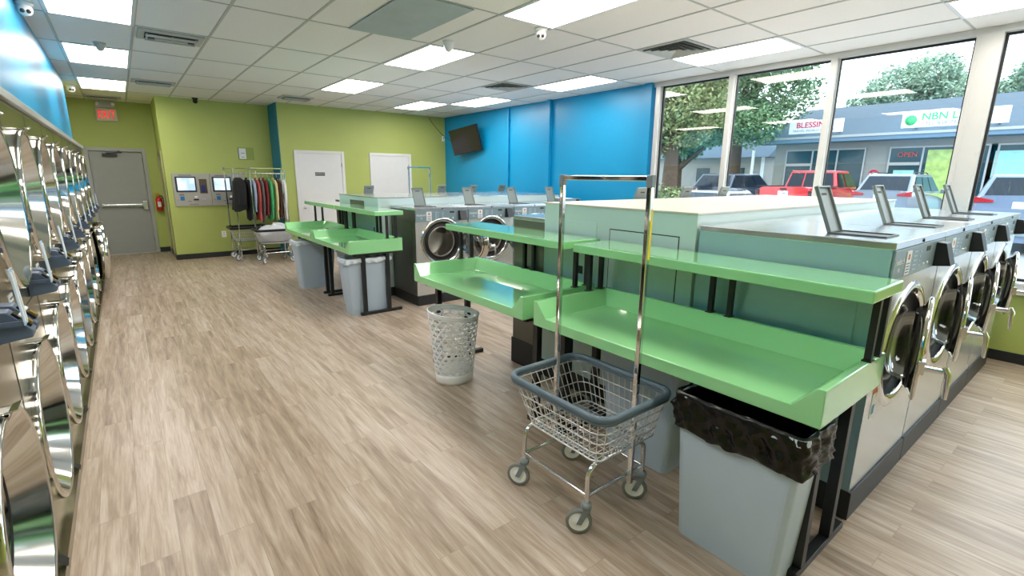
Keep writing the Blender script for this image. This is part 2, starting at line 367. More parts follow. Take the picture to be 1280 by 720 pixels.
# ------------------------------------------------------------------ doors
m = MB(); m.box(-0.50, Y_EXIT - 0.02, 0, -0.43, Y_EXIT + 0.12, 2.18).box(0.43, Y_EXIT - 0.02, 0, 0.50, Y_EXIT + 0.12, 2.18).box(-0.5, Y_EXIT + 0.08, 0, 0.5, Y_EXIT + 0.15, 2.18).box(-0.43, Y_EXIT - 0.02, 2.11, 0.43, Y_EXIT + 0.12, 2.18)  # full-width sheet behind the door is added to block outside light leaking in
struct(m.build('trim_20', M['frame_grey'], bevel=0.004))
m = MB(); m.box(-0.425, Y_EXIT + 0.02, 0.012, 0.425, Y_EXIT + 0.065, 2.10); d = struct(m.build('door_1', M['door_grey'], bevel=0.003))
m = MB(); m.box(-0.33, Y_EXIT - 0.045, 1.0, 0.34, Y_EXIT - 0.015, 1.045).box(0.32, Y_EXIT - 0.06, 0.93, 0.40, Y_EXIT + 0.02, 1.11).box(-0.36, Y_EXIT - 0.04, 0.985, -0.31, Y_EXIT + 0.02, 1.06); m.build('push_bar', M['steel_top'], d, bevel=0.006)
m = MB(); m.box(-0.22, Y_EXIT - 0.03, 2.0, 0.02, Y_EXIT + 0.02, 2.06).tube([(-0.15, Y_EXIT - 0.04, 2.065), (0.1, Y_EXIT - 0.12, 2.085), (0.05, Y_EXIT - 0.02, 2.12)], 0.009, 8); m.build('door_closer', M['black_metal'], d)
m = MB(); m.lathe([(0.012, 0), (0.010, 0.008), (0, 0.01)], (0.0, Y_EXIT + 0.02, 1.55), (0, -1, 0), 12); m.build('peephole', M['chrome'], d)
m = MB()
for z in (0.25, 1.05, 1.9): m.tube([(0.43, Y_EXIT + 0.01, z), (0.43, Y_EXIT + 0.01, z + 0.1)], 0.009, 8)
m.build('hinge', M['steel_top'], d)
m = MB(); m.box(-0.43, Y_EXIT, 0, 0.43, Y_EXIT + 0.12, 0.012); m.build('threshold', M['alu'], d)
def white_door(n, x0, x1, plaque):
    m = MB(); zt = 2.18
    m.box(x0, Y_FAR - 0.03, 0, x0 + 0.06, Y_FAR, zt).box(x1 - 0.06, Y_FAR - 0.03, 0, x1, Y_FAR, zt).box(x0 + 0.06, Y_FAR - 0.03, zt - 0.06, x1 - 0.06, Y_FAR, zt)
    struct(m.build('trim_%d' % (20 + n), M['white_paint'], bevel=0.004))
    m = MB(); m.box(x0 + 0.063, Y_FAR - 0.018, 0.01, x1 - 0.063, Y_FAR - 0.001, zt - 0.063); dd = struct(m.build('door_%d' % n, M['white_paint'], bevel=0.003))
    m = MB(); m.lathe([(0.028, 0), (0.028, 0.008), (0.01, 0.012), (0.01, 0.035), (0.026, 0.045), (0.026, 0.06), (0, 0.068)], (x0 + 0.13 if n == 3 else x0 + 0.13, Y_FAR - 0.018, 1.0), (0, -1, 0), 16); m.build('door_knob', M['chrome'], dd)
    m = MB()
    for z in (0.3, 1.1, 1.85): m.tube([(x1 - 0.062, Y_FAR - 0.024, z), (x1 - 0.062, Y_FAR - 0.024, z + 0.09)], 0.008, 8)
    m.build('hinge', M['steel_dark'], dd)
    if plaque:
        m = MB(); m.box(3.29, Y_FAR - 0.026, 1.665, 3.49, Y_FAR - 0.018, 1.735)
        pq = m.build('plaque', M['black_plastic'], dd, bevel=0.002)
        text_mesh('plaque_lettering', 'RESTROOM', 0.034, M['paper'], (3.39, Y_FAR - 0.028, 1.70), (1, 0, 0), (0, 0, 1), pq)
white_door(2, 2.89, 3.93, True)
white_door(3, 4.51, 5.54, False)

# ================================================================== CEILING FIXTURES
def ceiling_light(x, y, label, grp=None):
    t = thing('ceiling_light', label, 'ceiling light', (x, y, CZ), 0, grp)
    m = MB(); a, b = 0.63, 1.265; f = 0.028
    m.box(0, 0, -0.012, a, f, 0).box(0, b - f, -0.012, a, b, 0).box(0, f, -0.012, f, b - f, 0).box(a - f, f, -0.012, a, b - f, 0)
    m.build('light_frame', M['white_paint'], t)
    m = MB(); m.box(f, f, -0.008, a - f, b - f, -0.002); m.build('diffuser', M['light'], t)
    return t
def near(v, arr): return min(arr, key=lambda q: abs(q - v))
LT = [(-0.33, 5.05, 'recessed ceiling light panel above the left machines, nearest to the camera of those in view'),
      (-0.33, 7.58, 'recessed ceiling light panel above the left machines with a smoke alarm just before it'),
      (-0.33, 10.11, 'recessed ceiling light panel closest to the exit sign'),
      (2.82, 2.52, 'large bright ceiling light panel beside the white dome camera, cut by the picture top'),
      (2.82, 5.05, 'ceiling light panel with a white motion sensor hanging before it'),
      (2.82, 7.58, 'small ceiling light panel over the far folding tables, before the green wall'),
      (4.71, 8.85, 'ceiling light panel nearest the television, leftmost of the row by the blue wall'),
      (5.34, 7.58, 'ceiling light panel second from the television along the blue wall'),
      (5.34, 5.05, 'ceiling light panel above the middle of the blue wall'),
      (5.34, 2.52, 'ceiling light panel between the square vent and the windows'),
      (5.34, 0.0, 'ceiling light panel at the top right corner above the wide window post'),
      (-0.33, 2.52, None), (2.82, 0.0, None), (-0.33, 0.0, None), (2.82, -2.53, None), (5.34, -2.53, None)]  # unlabelled panels: out of view, continue the rows, added for their light
for x, y, lb in LT:
    ceiling_light(near(x, GX), near(y, GY), lb or 'unseen recessed ceiling light panel continuing the rows, added for its light', 'ceiling light panels')
def vent4(x0, y0, x1, y1, label, slots=False):
    t = thing('ceiling_vent', label, 'air vent', ((x0 + x1) / 2, (y0 + y1) / 2, CZ), 0, 'ceiling air vents')
    a, b = (x1 - x0) / 2, (y1 - y0) / 2
    m = MB(); m.box(-a, -b, -0.004, a, b, 0); m.build('vent_backing', M['vent_dark'], t)
    m = MB(); f = 0.04
    m.box(-a, -b, -0.012, a, -b + f, -0.004).box(-a, b - f, -0.012, a, b, -0.004).box(-a, -b + f, -0.012, -a + f, b - f, -0.004).box(a - f, -b + f, -0.012, a, b - f, -0.004)
    m.build('vent_frame', M['vent'], t)
    m = MB(); n = 4
    for k in range(n):
        s0 = 1 - 0.16 - k * 0.21; s1 = s0 - 0.10
        o_ = [(-a * s0, -b * s0), (a * s0, -b * s0), (a * s0, b * s0), (-a * s0, b * s0)]; i_ = [(-a * s1, -b * s1), (a * s1, -b * s1), (a * s1, b * s1), (-a * s1, b * s1)]
        vs = [(p[0], p[1], -0.026) for p in o_] + [(p[0], p[1], -0.006) for p in i_]
        m.add(vs, [(q, (q + 1) % 4, 4 + (q + 1) % 4, 4 + q) for q in range(4)])
    m.build('louvre', M['vent'], t, solid=0.002)
vent4(4.71, 3.16, 5.32, 3.77, 'square louvred air vent beside the light panel by the windows')
vent4(4.72, 6.24, 5.30, 6.82, 'square louvred air vent above the middle of the blue wall')
def vent_old(x0, y0, x1, y1, label):
    t = thing('ceiling_vent', label, 'air vent', ((x0 + x1) / 2, (y0 + y1) / 2, CZ), 0, 'ceiling air vents')
    a, b = (x1 - x0) / 2, (y1 - y0) / 2
    m = MB(); m.box(-a, -b, -0.02, a, b, 0); m.build('vent_frame', M['vent'], t, bevel=0.006)
    m = MB(); m.box(-a * .8, -b * .62, -0.024, a * .8, b * .62, -0.018); m.build('vent_backing', M['vent_dark'], t)
    m = MB()
    m.box(-a * .78, -b * .5, -0.05, a * .78, -b * .35, -0.03).box(-a * .78, b * .35, -0.05, a * .78, b * .5, -0.03).box(-a * .5, -b * .12, -0.052, a * .5, b * .12, -0.032)
    for q in (-.75, 0, .73): m.box(a * q, -b * .5, -0.048, a * q + 0.012, b * .5, -0.02)
    m.build('louvre', M['vent'], t, bevel=0.003)
vent_old(0.33, 6.36, 0.90, 6.80, 'boxy metal air vent beside the left lights, nearer of the two')
vent_old(0.33, 9.75, 0.90, 10.08, 'boxy metal air vent beside the light closest to the exit')
vent_old(2.50, 9.85, 3.05, 10.3, 'flush metal air vent over the white doors')
vent_old(-0.33, 12.3, 0.22, 12.62, 'metal air vent directly above the exit sign')
m = MB(); m.box(1.93, 3.80, CZ - 0.014, 2.56, 5.04, CZ - 0.006); tag(m.build('access_panel', M['stained_tile'], bevel=0.002), 'bluish grey stained ceiling access panel among the white tiles', 'ceiling panel')
def dome_cam(x, y, label, r=0.055, look=(0, -1, 0), mat='cam_white'):
    t = thing('security_camera', label, 'security camera', (x, y, CZ - (0.0)), 0, 'ceiling security cameras')
    m = MB(); m.lathe([(0, 0), (r, 0), (r, -0.022), (r * .8, -0.03), (0.0, -0.03)], seg=24); m.build('mount', M[mat], t)
    m = MB(); m.lathe([(r * math.sin(a) * .85, -0.06 + r * .85 * math.cos(a)) for a in [PI * k / 12 for k in range(13)]], seg=24); b = m.build('eyeball', M[mat], t)
    lk = Vector(look).normalized(); c = Vector((0, 0, -0.06)) + lk * r * .8; sd = lk.cross(Vector((0, 0, 1))).normalized()
    m = MB()
    for q in (-1, 1): m.lathe([(0.016, 0), (0.016, 0.008), (0, 0.009)], c + sd * q * 0.02, lk, 12)
    m.build('lens', M['cam_dark'], b)
    return t
dome_cam(3.37, 3.86, 'white dome security camera beside the largest bright light panel', 0.06, (-0.65, -0.7, -0.35))
dome_cam(-0.44, 6.1, 'white security camera in the top left corner by the blue wall', 0.06, (0.1, -1, -0.4))
dome_cam(-0.44, 11.2, 'white security camera at the far end of the left blue wall', 0.07, (0.3, -1, -0.3))
dome_cam(1.32, 11.45, 'small black security camera above the payment kiosks', 0.05, (-0.1, -1, -0.4), 'cam_dark')
def alarm(x, y, label, cat, mat, h, r):
    t = thing('motion_sensor' if cat == 'sensor' else 'smoke_alarm', label, cat, (x, y, CZ), 0)
    m = MB(); m.lathe([(0, 0), (r, 0), (r, -h * .3), (r * .85, -h * .55), (r * .5, -h * .9), (0, -h)], seg=24); m.build('housing', M[mat], t)
    m = MB(); m.lathe([(r * 1.15, 0), (r * 1.15, -0.01), (r, -0.014)], seg=24); m.build('base_ring', M[mat], t)
alarm(2.93, 4.84, 'small white motion sensor hanging before a light panel', 'sensor', 'cam_white', 0.11, 0.055)
alarm(0.02, 7.4, 'small dark smoke alarm hanging before a left light panel', 'smoke alarm', 'vent', 0.09, 0.05)

# ================================================================== EXIT SIGN, EXTINGUISHER, KIOSKS, TV, SMALL WALL THINGS
t = thing('exit_sign', 'red and white exit sign above the grey door', 'exit sign', (-0.04, Y_EXIT - 0.01, 2.69))
m = MB(); m.box(-0.165, -0.05, 0.0, 0.165, 0.005, 0.24); m.build('sign_box', M['exit_face'], t, bevel=0.006)
m = MB(); m.box(-0.155, -0.055, 0.25, 0.155, 0.005, 0.385); m.build('lamp_unit', M['vent'], t, bevel=0.008)
m = MB()
for q in (-0.12, 0.12): m.lathe([(0.028, 0), (0.03, 0.03), (0.02, 0.045), (0, 0.048)], (q, -0.055, 0.33), (0, -1, -0.3), 14)
m.build('emergency_lamp', M['white_plastic'], t)
text_mesh('lettering', 'EXIT', 0.215, M['exit_red'], (0, -0.053, 0.115), (1, 0, 0), (0, 0, 1), t, 0.002, wide=0.56)

t = thing('fire_extinguisher', 'red fire extinguisher hanging on the green wall by the exit door', 'fire extinguisher', (0.60, Y_EXIT - 0.08, 0.90))
m = MB(); m.lathe([(0, 0), (0.055, 0.0), (0.06, 0.01), (0.06, 0.23), (0.05, 0.265), (0.022, 0.285), (0.022, 0.30), (0, 0.30)], seg=24); cyl = m.build('cylinder', M['red'], t)
m = MB(); m.box(-0.03, -0.061, 0.08, 0.03, -0.056, 0.19); m.build('label_plate', M['paper'], cyl)
m = MB(); m.lathe([(0.02, 0.30), (0.02, 0.335), (0, 0.335)], seg=12).box(-0.06, -0.01, 0.335, 0.03, 0.01, 0.35).box(-0.065, -0.01, 0.36, 0.02, 0.01, 0.372).obox((0, 0, 0.345), (0.02, 0, 0), (0, 0.012, 0), (0, 0, 0.02)); m.build('valve_handle', M['brass'], t)
m = MB(); m.tube([(0.02, 0, 0.32), (0.06, 0, 0.31), (0.085, 0, 0.24), (0.08, 0, 0.12), (0.07, 0, 0.08)], 0.009, 8); m.build('hose', M['rubber'], t)
m = MB(); m.box(-0.03, 0.055, 0.05, 0.03, 0.08, 0.32); m.build('wall_bracket', M['steel_dark'], t)

def kiosk(x0, x1, label, sx0, sx1):
    t = thing('payment_kiosk', label, 'payment kiosk', (0, Y_PART, 0), 0, 'wall payment kiosks')
    m = MB(); m.box(x0, -0.03, 1.055, x1, 0, 1.69); f = m.build('face_plate', M['kiosk'], t, bevel=0.004)
    m = MB(); m.box(sx0, -0.045, 1.33, sx1, -0.03, 1.625); s_ = m.build('screen_bezel', M['bezel'], t, bevel=0.008)
    m = MB(); m.box(sx0 + 0.03, -0.048, 1.36, sx1 - 0.025, -0.0445, 1.60); m.build('screen', M['screen'], s_)
    q = sx1 + 0.05
    m = MB(); m.box(q, -0.035, 1.30, q + 0.13, -0.029, 1.58); r = m.build('card_recess', M['brown_recess'], t)
    m = MB(); m.box(q + 0.02, -0.075, 1.35, q + 0.085, -0.035, 1.46).box(q + 0.03, -0.06, 1.32, q + 0.09, -0.035, 1.35); m.build('card_slot', M['navy'], r, bevel=0.006)
    m = MB(); m.box(sx0 + 0.05, -0.034, 1.165, sx0 + 0.12, -0.029, 1.245, M['kiosk_blue']).box(sx0 + 0.04, -0.034, 1.265, sx0 + 0.12, -0.029, 1.285, M['ink'])
    m.box(sx0 + 0.01, -0.034, 1.17, sx0 + 0.025, -0.029, 1.185, M['red_ink']); m.build('instruction_sticker', None, t)
    m = MB(); m.box(sx0 + 0.27, -0.05, 1.165, sx0 + 0.355, -0.03, 1.195, M['black_plastic']).box(sx0 + 0.29, -0.034, 1.215, sx0 + 0.34, -0.029, 1.25, M['paper']); m.build('bill_slot', None, t)
    m = MB(); m.box(sx0 + 0.17, -0.034, 1.14, sx0 + 0.23, -0.029, 1.152, M['ink']).box(sx0 + 0.19, -0.034, 1.085, sx0 + 0.35, -0.029, 1.095, M['ink']).box(sx0 + 0.06, -0.034, 1.645, sx0 + 0.28, -0.029, 1.657, M['ink']); m.build('printed_text_line', None, t)
    m = MB(); m.box(sx1 + 0.06, -0.04, 1.17, sx1 + 0.14, -0.03, 1.195); m.build('receipt_slot', M['lilac'], t)
kiosk(0.79, 1.415, 'left wall payment kiosk with a pale lit screen', 0.835, 1.18)
kiosk(1.42, 2.05, 'right wall payment kiosk half hidden by the clothes rack', 1.455, 1.79)
m = MB(); m.box(1.515, -0.008, 0.40, 1.60, 0, 0.53); t = thing('wall_outlet', 'white blank outlet cover low on the green partition', 'outlet', (0, Y_PART, 0)); o = m.build('cover_plate', M['white_plastic'], t, bevel=0.003)
m = MB()
for z in (0.44, 0.49): m.box(1.545, -0.011, z, 1.57, -0.008, z + 0.02)
m.build('socket', M['exit_face'], o)
t = thing('wall_notice', 'small white notice in a clear frame on the green partition', 'notice', (0, Y_PART, 0))
m = MB(); m.box(2.0, -0.012, 1.99, 2.13, -0.004, 2.20); m.build('sheet', M['paper'], t)
m = MB(); m.box(1.985, -0.006, 1.97, 2.28, 0.0, 2.22); m.build('clear_backing', P('clear_sheet', (150, 168, 90), 0.15), t)
m = MB(); m.box(1.985, -0.014, 1.99, 2.0, -0.004, 2.20).box(2.04, -0.0135, 2.02, 2.1, -0.012, 2.03).box(2.04, -0.0135, 2.1, 2.11, -0.012, 2.11); m.build('print', M['ink'], t)

t = thing('television', 'black flat television tilted down on a wall arm by the blue wall', 'television', (6.28, 9.72, 2.48))
t.rotation_euler = (math.radians(-7), math.radians(-12), math.radians(10))
m = MB(); m.box(-0.025, -0.47, -0.285, 0.03, 0.47, 0.285); m.build('casing', M['black_plastic'], t, bevel=0.008)
m = MB(); m.box(-0.0275, -0.455, -0.268, -0.0255, 0.455, 0.27); m.build('screen', M['screen_black'], t)
m = MB(); m.box(0.03, -0.12, -0.12, 0.06, 0.12, 0.12).tube([(0.05, 0, 0), (0.13, 0.05, 0), (0.21, 0, 0)], 0.02, 8); m.build('wall_arm', M['black_metal'], t)
m = MB(); m.tube([(6.06, Y_FAR - 0.008, 3.05), (6.15, Y_FAR - 0.01, 2.93), (6.3, Y_FAR - 0.012, 2.78), (6.42, Y_FAR - 0.015, 2.68), (6.47, 10.9, 2.6), (6.48, 10.5, 2.45), (6.44, 10.1, 2.40)], 0.006, 6)
tag(m.build('power_cord', M['black_plastic']), 'thin black cord drooping across the wall corner towards the television', 'cord')
t = thing('wall_alarm', 'small white box high on the green wall beside the blue corner', 'alarm box', (6.44, Y_FAR, 2.52))
m = MB(); m.box(-0.03, -0.04, 0, 0.03, 0, 0.12); m.build('casing', M['white_plastic'], t, bevel=0.006)
m = MB(); m.lathe([(0.015, 0), (0.012, 0.008), (0, 0.009)], (0, -0.04, 0.08), (0, -1, 0), 10); m.build('lens', M['cam_dark'], t)

# ================================================================== WASHERS
def washer(kind, w, d, h, pl, ang, side, cr_=0.30, cz=0.85, lid_open=True, simple=False):
    """faces -Y; origin at the front lower left corner"""
    t = thing('washing_machine', '', 'washing machine')
    m = MB(); m.box(0.0, -0.012 if kind == 'A' else -0.02, 0, w, d, pl); m.build('plinth', M['black_base'], t, bevel=0.003)
    zc = h - 0.035; zp = zc - 0.145; g = 0.003
    m = MB(); m.box(g, 0.002, pl + 0.002, w - g, d, zc, skip=('f',)); m.build('cabinet', M[side], t)
    m = MB(); m.prism([(0, z_[0], z_[1]) for z_ in [(a, b) for a, b in rrect(0.10, pl + 0.12, d - 0.12, zc - 0.16, 0.04)]], (-0.003, 0, 0)); m.build('side_panel', M[side], t, bevel=0.002)
    m = MB(); m.box(0, -0.008, zc, w, d, h); tp = m.build('top_panel', M['steel_top'], t, bevel=0.004)
    m = MB(); m.lathe([(0.010, 0), (0.010, 0.004), (0, 0.005)], (w * .5, -0.008, zc + 0.017), (0, -1, 0), 12); m.build('top_screw', M['black_plastic'], tp)
    cx = w * 0.5; ho = cr_ * 0.93; dd = min(0.46, d - 0.03)
    m = MB(); m.plate_hole(g, w - g, pl + 0.004, zp - 0.002, cx, cz, ho, lambda u, z: (u, 0, z)); m.build('front_panel', M['steel'], t)
    m = MB(); m.lathe([(ho - 0.004, 0.004), (ho, -0.004), (cr_ * 1.0, -0.012), (cr_ * 1.05, -0.014), (cr_ * 1.10, -0.008), (cr_ * 1.13, 0.0)], (cx, 0, cz), (0, 1, 0), 56); m.build('door_collar', M['steel_mirror'], t)
    m = MB(); m.lathe([(ho, 0.0), (ho * .97, 0.02), (ho * .80, 0.05), (ho * .78, 0.03), (ho * .74, 0.03), (ho * .73, 0.07)], (cx, 0, cz), (0, 1, 0), 56); m.build('door_gasket', M['rubber'], t)
    m = MB(); m.lathe([(ho * .74, 0.035), (ho * .72, 0.025), (ho * .70, 0.03), (ho * .69, 0.07), (ho * .95, 0.12), (ho * .95, dd - 0.04), (ho * .8, dd - 0.01), (0, dd)], (cx, 0, cz), (0, 1, 0), 56); dr = m.build('drum', M['drum'], t)
    m = MB()
    for a0 in (30, 150, 270):
        a = math.radians(a0); c_ = Vector((cx + math.cos(a) * ho * .82, 0.13 + (dd - 0.13) / 2, cz + math.sin(a) * ho * .82)); rd = Vector((math.cos(a), 0, math.sin(a))); tg = Vector((-math.sin(a), 0, math.cos(a)))
        m.prism([c_ + rd * .04 - tg * .05 - Vector((0, (dd - .18) / 2, 0)), c_ + rd * .04 + tg * .05 - Vector((0, (dd - .18) / 2, 0)), c_ - rd * .05 + tg * .01 - Vector((0, (dd - .18) / 2, 0)), c_ - rd * .05 - tg * .01 - Vector((0, (dd - .18) / 2, 0))], (0, dd - .18, 0))
    m.build('lifter', M['drum'], dr, bevel=0.006)
    # control panel
    m = MB(); m.box(g, -0.010, zp, w - g, 0.0, zc - 0.002); cp = m.build('control_panel', M['panel_slate'], t, bevel=0.003)
    m = MB(); yb = -0.0115
    lx = 0.20 * w
    m.box(lx, yb - 0.002, zp + 0.012, lx + 0.075, -0.009, zc - 0.018, M['paper']).box(lx + 0.025, yb - 0.003, zp + 0.085, lx + 0.05, yb, zp + 0.112, M['orange'])
    for q in range(4): m.box(lx + 0.012, yb - 0.003, zp + 0.022 + q * 0.014, lx + 0.062, yb, zp + 0.027 + q * 0.014, M['ink'])
    m.build('price_card', None, cp)
    m = MB()
    for q in range(5):
        m.box(lx + 0.13, yb, zp + 0.02 + q * 0.022, lx + 0.15, -0.009, zp + 0.03 + q * 0.022, M['pale_blue']); m.box(lx + 0.155, yb, zp + 0.023 + q * 0.022, lx + 0.185, -0.009, zp + 0.027 + q * 0.022, M['pale_blue'])
        if q < 4: m.box(lx + 0.235, yb, zp + 0.03 + q * 0.024, lx + 0.255, -0.009, zp + 0.04 + q * 0.024, M['pale_blue'])
    for q in (0.33, 0.40): m.lathe([(0.009, 0), (0.008, 0.004), (0, 0.005)], (lx + q, -0.010, zp + 0.035), (0, -1, 0), 10, M['paper'])
    m.box(lx + 0.35, yb, zp + 0.10, lx + 0.42, -0.009, zp + 0.125, M['vent_dark'])
    m.build('button_field', None, cp)
    if not simple:
        text_mesh('maker_lettering', 'Huebsch', 0.038, M['paper'], (0.085, -0.0115, zp + 0.085), (1, 0, 0), (0, 0, 1), cp, 0.0008)
        text_mesh('size_lettering', '40', 0.026, M['paper'], (0.085, -0.0115, zp + 0.045), (1, 0, 0), (0, 0, 1), cp, 0.0008)
    cx0 = w * 0.80
    m = MB(); dep = 0.075
    m.prism([(cx0, -0.01, zp + 0.002), (cx0, -0.01, zc - 0.012), (cx0, -0.01 - dep * .55, zc - 0.016), (cx0, -0.01 - dep, zp + 0.012)], (0.105, 0, 0)); cb = m.build('card_reader', M['black_plastic'], cp, bevel=0.003)
    # front of the door: angled hinge side at +x
    do = bpy.data.objects.new('door', None)
    R_ = ho * 0.98
    m = MB(); hx = cx + R_ * 1.06; m_ = MB()
    m.lathe([(R_ * .70, 0.045), (R_ * .72, 0.02), (R_ * .76, -0.006), (R_ * .86, -0.016), (R_ * .96, -0.018), (R_ * .985, -0.012), (R_ * .99, 0.0), (R_ * .97, 0.006), (R_ * .82, 0.016), (R_ * .74, 0.045), (R_ * .70, 0.045)], (-R_ * 1.06, 0, 0), (0, 1, 0), 56)
    do = m.build('door', M['steel_mirror'], t)
    m = MB(); m.lathe([(R_ * .80, 0.018), (R_ * .79, 0.030), (R_ * .76, 0.036), (R_ * .74, 0.030)], (-R_ * 1.06, 0, 0), (0, 1, 0), 56); m.build('door_seal', M['rubber'], do)
    m = MB(); m.lathe([(R_ * .70, 0.03), (R_ * .66, 0.09), (R_ * .55, 0.125), (R_ * .3, 0.14), (0, 0.145)], (-R_ * 1.06, 0, 0), (0, 1, 0), 48); m.build('door_glass', M['door_glass'], do)
    m = MB(); m.tube([(-R_ * 2.06, -0.02, -0.02), (-R_ * 2.06, -0.10, -0.02)], 0.014, 10).tube([(-R_ * 2.06, -0.10, 0.0), (-R_ * 2.06 , -0.115, -0.03), (-R_ * 2.06, -0.12, -0.15)], [0.013, 0.015, 0.009], 10).box(-R_ * 2.06 - 0.025, -0.03, -0.05, -R_ * 2.06 + 0.03, -0.005, 0.015)
    m.build('door_handle', M['chrome'], do, bevel=0.002)
    m = MB()
    for q in (-0.09, 0.06): m.box(-0.03, -0.02, q, 0.035, 0.004, q + 0.03)
    m.tube([(0.0, -0.012, -0.1), (0.0, -0.012, 0.1)], 0.01, 10); m.build('hinge', M['steel_mirror'], do)
    do.location = (hx, -0.03, cz); do.rotation_euler = (0, 0, math.radians(ang))
    # dispenser
    f = 0.012; lx0, lx1, ly0, ly1 = 0.16, 0.36, 0.075, 0.33
    m = MB(); m.box(lx0, ly0, h, lx1, ly0 + f, h + 0.008).box(lx0, ly1 - f, h, lx1, ly1, h + 0.008).box(lx0, ly0 + f, h, lx0 + f, ly1 - f, h + 0.008).box(lx1 - f, ly0 + f, h, lx1, ly1 - f, h + 0.008).box(lx0 + f, ly0 + f, h - 0.001, lx1 - f, ly1 - f, h + 0.002)
    m.build('dispenser_well', M['well'], t)
    m = MB(); L_ = 0.25; W_ = 0.165
    m.box(0, 0, 0, W_, 0.008, L_).box(0, -0.012, 0, 0.010, 0, L_).box(W_ - 0.010, -0.012, 0, W_, 0, L_).box(0.010, -0.012, L_ - 0.010, W_ - 0.010, 0, L_)
    ld = m.build('dispenser_lid', M['lid_grey'], t, bevel=0.002)
    m = MB(); m.box(0.05, -0.001, L_ - 0.05, W_ - 0.05, 0.009, L_ - 0.038); m.build('grip_slot', M['vent_dark'], ld)
    if lid_open: ld.location = (lx0 + 0.015, ly1, h + 0.006); ld.rotation_euler = (math.radians(-22), 0, 0)
    # warning label
    m = MB()
    if kind == 'A': m.box(0.10, -0.002, 0.53, 0.165, 0.0, 0.69, M['paper']).box(0.10, -0.003, 0.665, 0.165, -0.0005, 0.69, M['orange']).box(0.115, -0.003, 0.55, 0.15, -0.001, 0.60, M['kiosk_blue'])
    else: m.box(0.03, -0.002, 0.47, 0.10, 0.0, 0.50, M['red_ink']).box(0.04, -0.003, 0.48, 0.09, -0.001, 0.492, M['paper'])
    m.build('warning_sticker', None, t)
    return t
AX, AY = 2.69, 0.645
pa = washer('A', 0.885, 0.955, 1.425, 0.155, 10, 'steel_side', 0.302, 0.855)
ord_ = ['nearest the corner of the near folding table', 'second from the near folding table', 'third from the near folding table', 'closest to the windows']
for i in range(4):
    o = pa if i == 0 else copy_tree(pa)
    o.location = (AX + 0.893 * i, AY, 0); o['label'] = 'large stainless washer in the right front row, ' + ord_[i]; o['group'] = 'front row of large washers'
pb = washer('B', 0.80, 0.715, 1.29, 0.13, 96, 'steel_dark', 0.295, 0.83)
ob = ['leftmost, beside the far folding tables', 'second from the left', 'third from the left', 'rightmost, half behind the pale housing']
for i in range(4):
    o = pb if i == 0 else copy_tree(pb)
    o.location = (2.90 + 0.805 * i, 5.69, 0); o['label'] = 'open stainless washer in the middle row, ' + ob[i]; o['group'] = 'middle row of open washers'
pc = washer('B', 0.75, 0.41, 1.365, 0.24, 5, 'steel_dark', 0.25, 0.83, simple=True)
# shift its drum out of the shallow cabinet: the row backs onto the housing
oc = ['at the aisle end', 'second from the aisle', 'third from the aisle', 'fourth from the aisle', 'closest to the windows']
for i in range(5):
    o = pc if i == 0 else copy_tree(pc)
    o.location = (2.685 + 0.75 + 0.755 * i, 3.385, 0); o.rotation_euler = (0, 0, PI)
    o['label'] = 'washer behind the long pale housing, facing away, ' + oc[i]; o['group'] = 'washers facing away behind the pale housing'
for o in [c for c in C.objects if c.name.startswith('washing_machine') and 'behind the long pale' in c['label']]:
    if 'aisle end' in o['label'] or 'closest' in o['label']:
        for c in kids(o):
            if c.name.startswith('dispenser_lid'): c.location = (0.175, 0.33, 1.375); c.rotation_euler = (math.radians(90), 0, 0)
pd = washer('B', 0.70, 0.60, 1.28, 0.13, 5, 'steel_dark', 0.25, 0.80, simple=True)
for i, x in enumerate((2.86, 4.28, 4.98, 5.68)):
    o = pd if i == 0 else copy_tree(pd)
    o.location = (x + 0.70, 8.53, 0); o.rotation_euler = (0, 0, PI)
    o['label'] = 'washer at the back facing the far wall, ' + ['leftmost', 'second from the left', 'third from the left', 'nearest the blue wall'][i]; o['group'] = 'washers facing the far wall'
o = copy_tree(pd); o.location = (4.26, 8.53, 0); o.rotation_euler = (0, 0, PI); o['label'] = 'washer at the back facing the far wall with its dispenser lid shut'; o['group'] = 'washers facing the far wall'
for c in kids(o):
    if c.name.startswith('dispenser_lid'): c.location = (0.175, 0.33, 1.29); c.rotation_euler = (math.radians(90), 0, 0)

# pale service housings between the back-to-back rows
t = thing('machine_housing', 'long pale grey service housing behind the large front washers', 'machine housing', (0, 0, 0))
m = MB(); m.box(2.675, 1.612, 0.16, 6.46, 2.968, 1.485); m.build('casing', M['housing'], t, bevel=0.003)
m = MB(); m.box(2.665, 1.606, 1.485, 6.46, 2.972, 1.497); m.build('top_sheet', M['housing_top'], t, bevel=0.002)
m = MB(); m.box(2.70, 1.62, 0, 6.46, 2.96, 0.16); m.build('plinth', M['black_base'], t)
m = MB(); m.box(2.6735, 1.72, 0.5, 2.675, 2.28, 1.345); m.build('shadow_gap', M['vent_dark'], t)
m = MB(); m.box(2.671, 1.727, 0.5, 2.6745, 2.273, 1.338); m.build('access_door', M['housing'], t, bevel=0.001)
m = MB(); m.box(2.6705, 2.40, 0.85, 2.675, 2.88, 1.375); h_ = m.build('meter_cover', M['housing'], t, bevel=0.002)
m = MB(); m.box(2.667, 2.52, 0.98, 2.6708, 2.60, 1.04); m.build('latch', M['rubber'], h_)
m = MB(); m.lathe([(0.008, 0), (0.008, 0.006), (0, 0.008)], (2.675, 2.38, 1.18), (-1, 0, 0), 10).lathe([(0.006, 0), (0.006, 0.006), (0, 0.008)], (2.675, 1.66, 1.25), (-1, 0, 0), 10); m.build('screw', M['black_plastic'], t)
t = thing('machine_housing', 'grey service housing behind the middle row of washers', 'machine housing', (0, 0, 0))
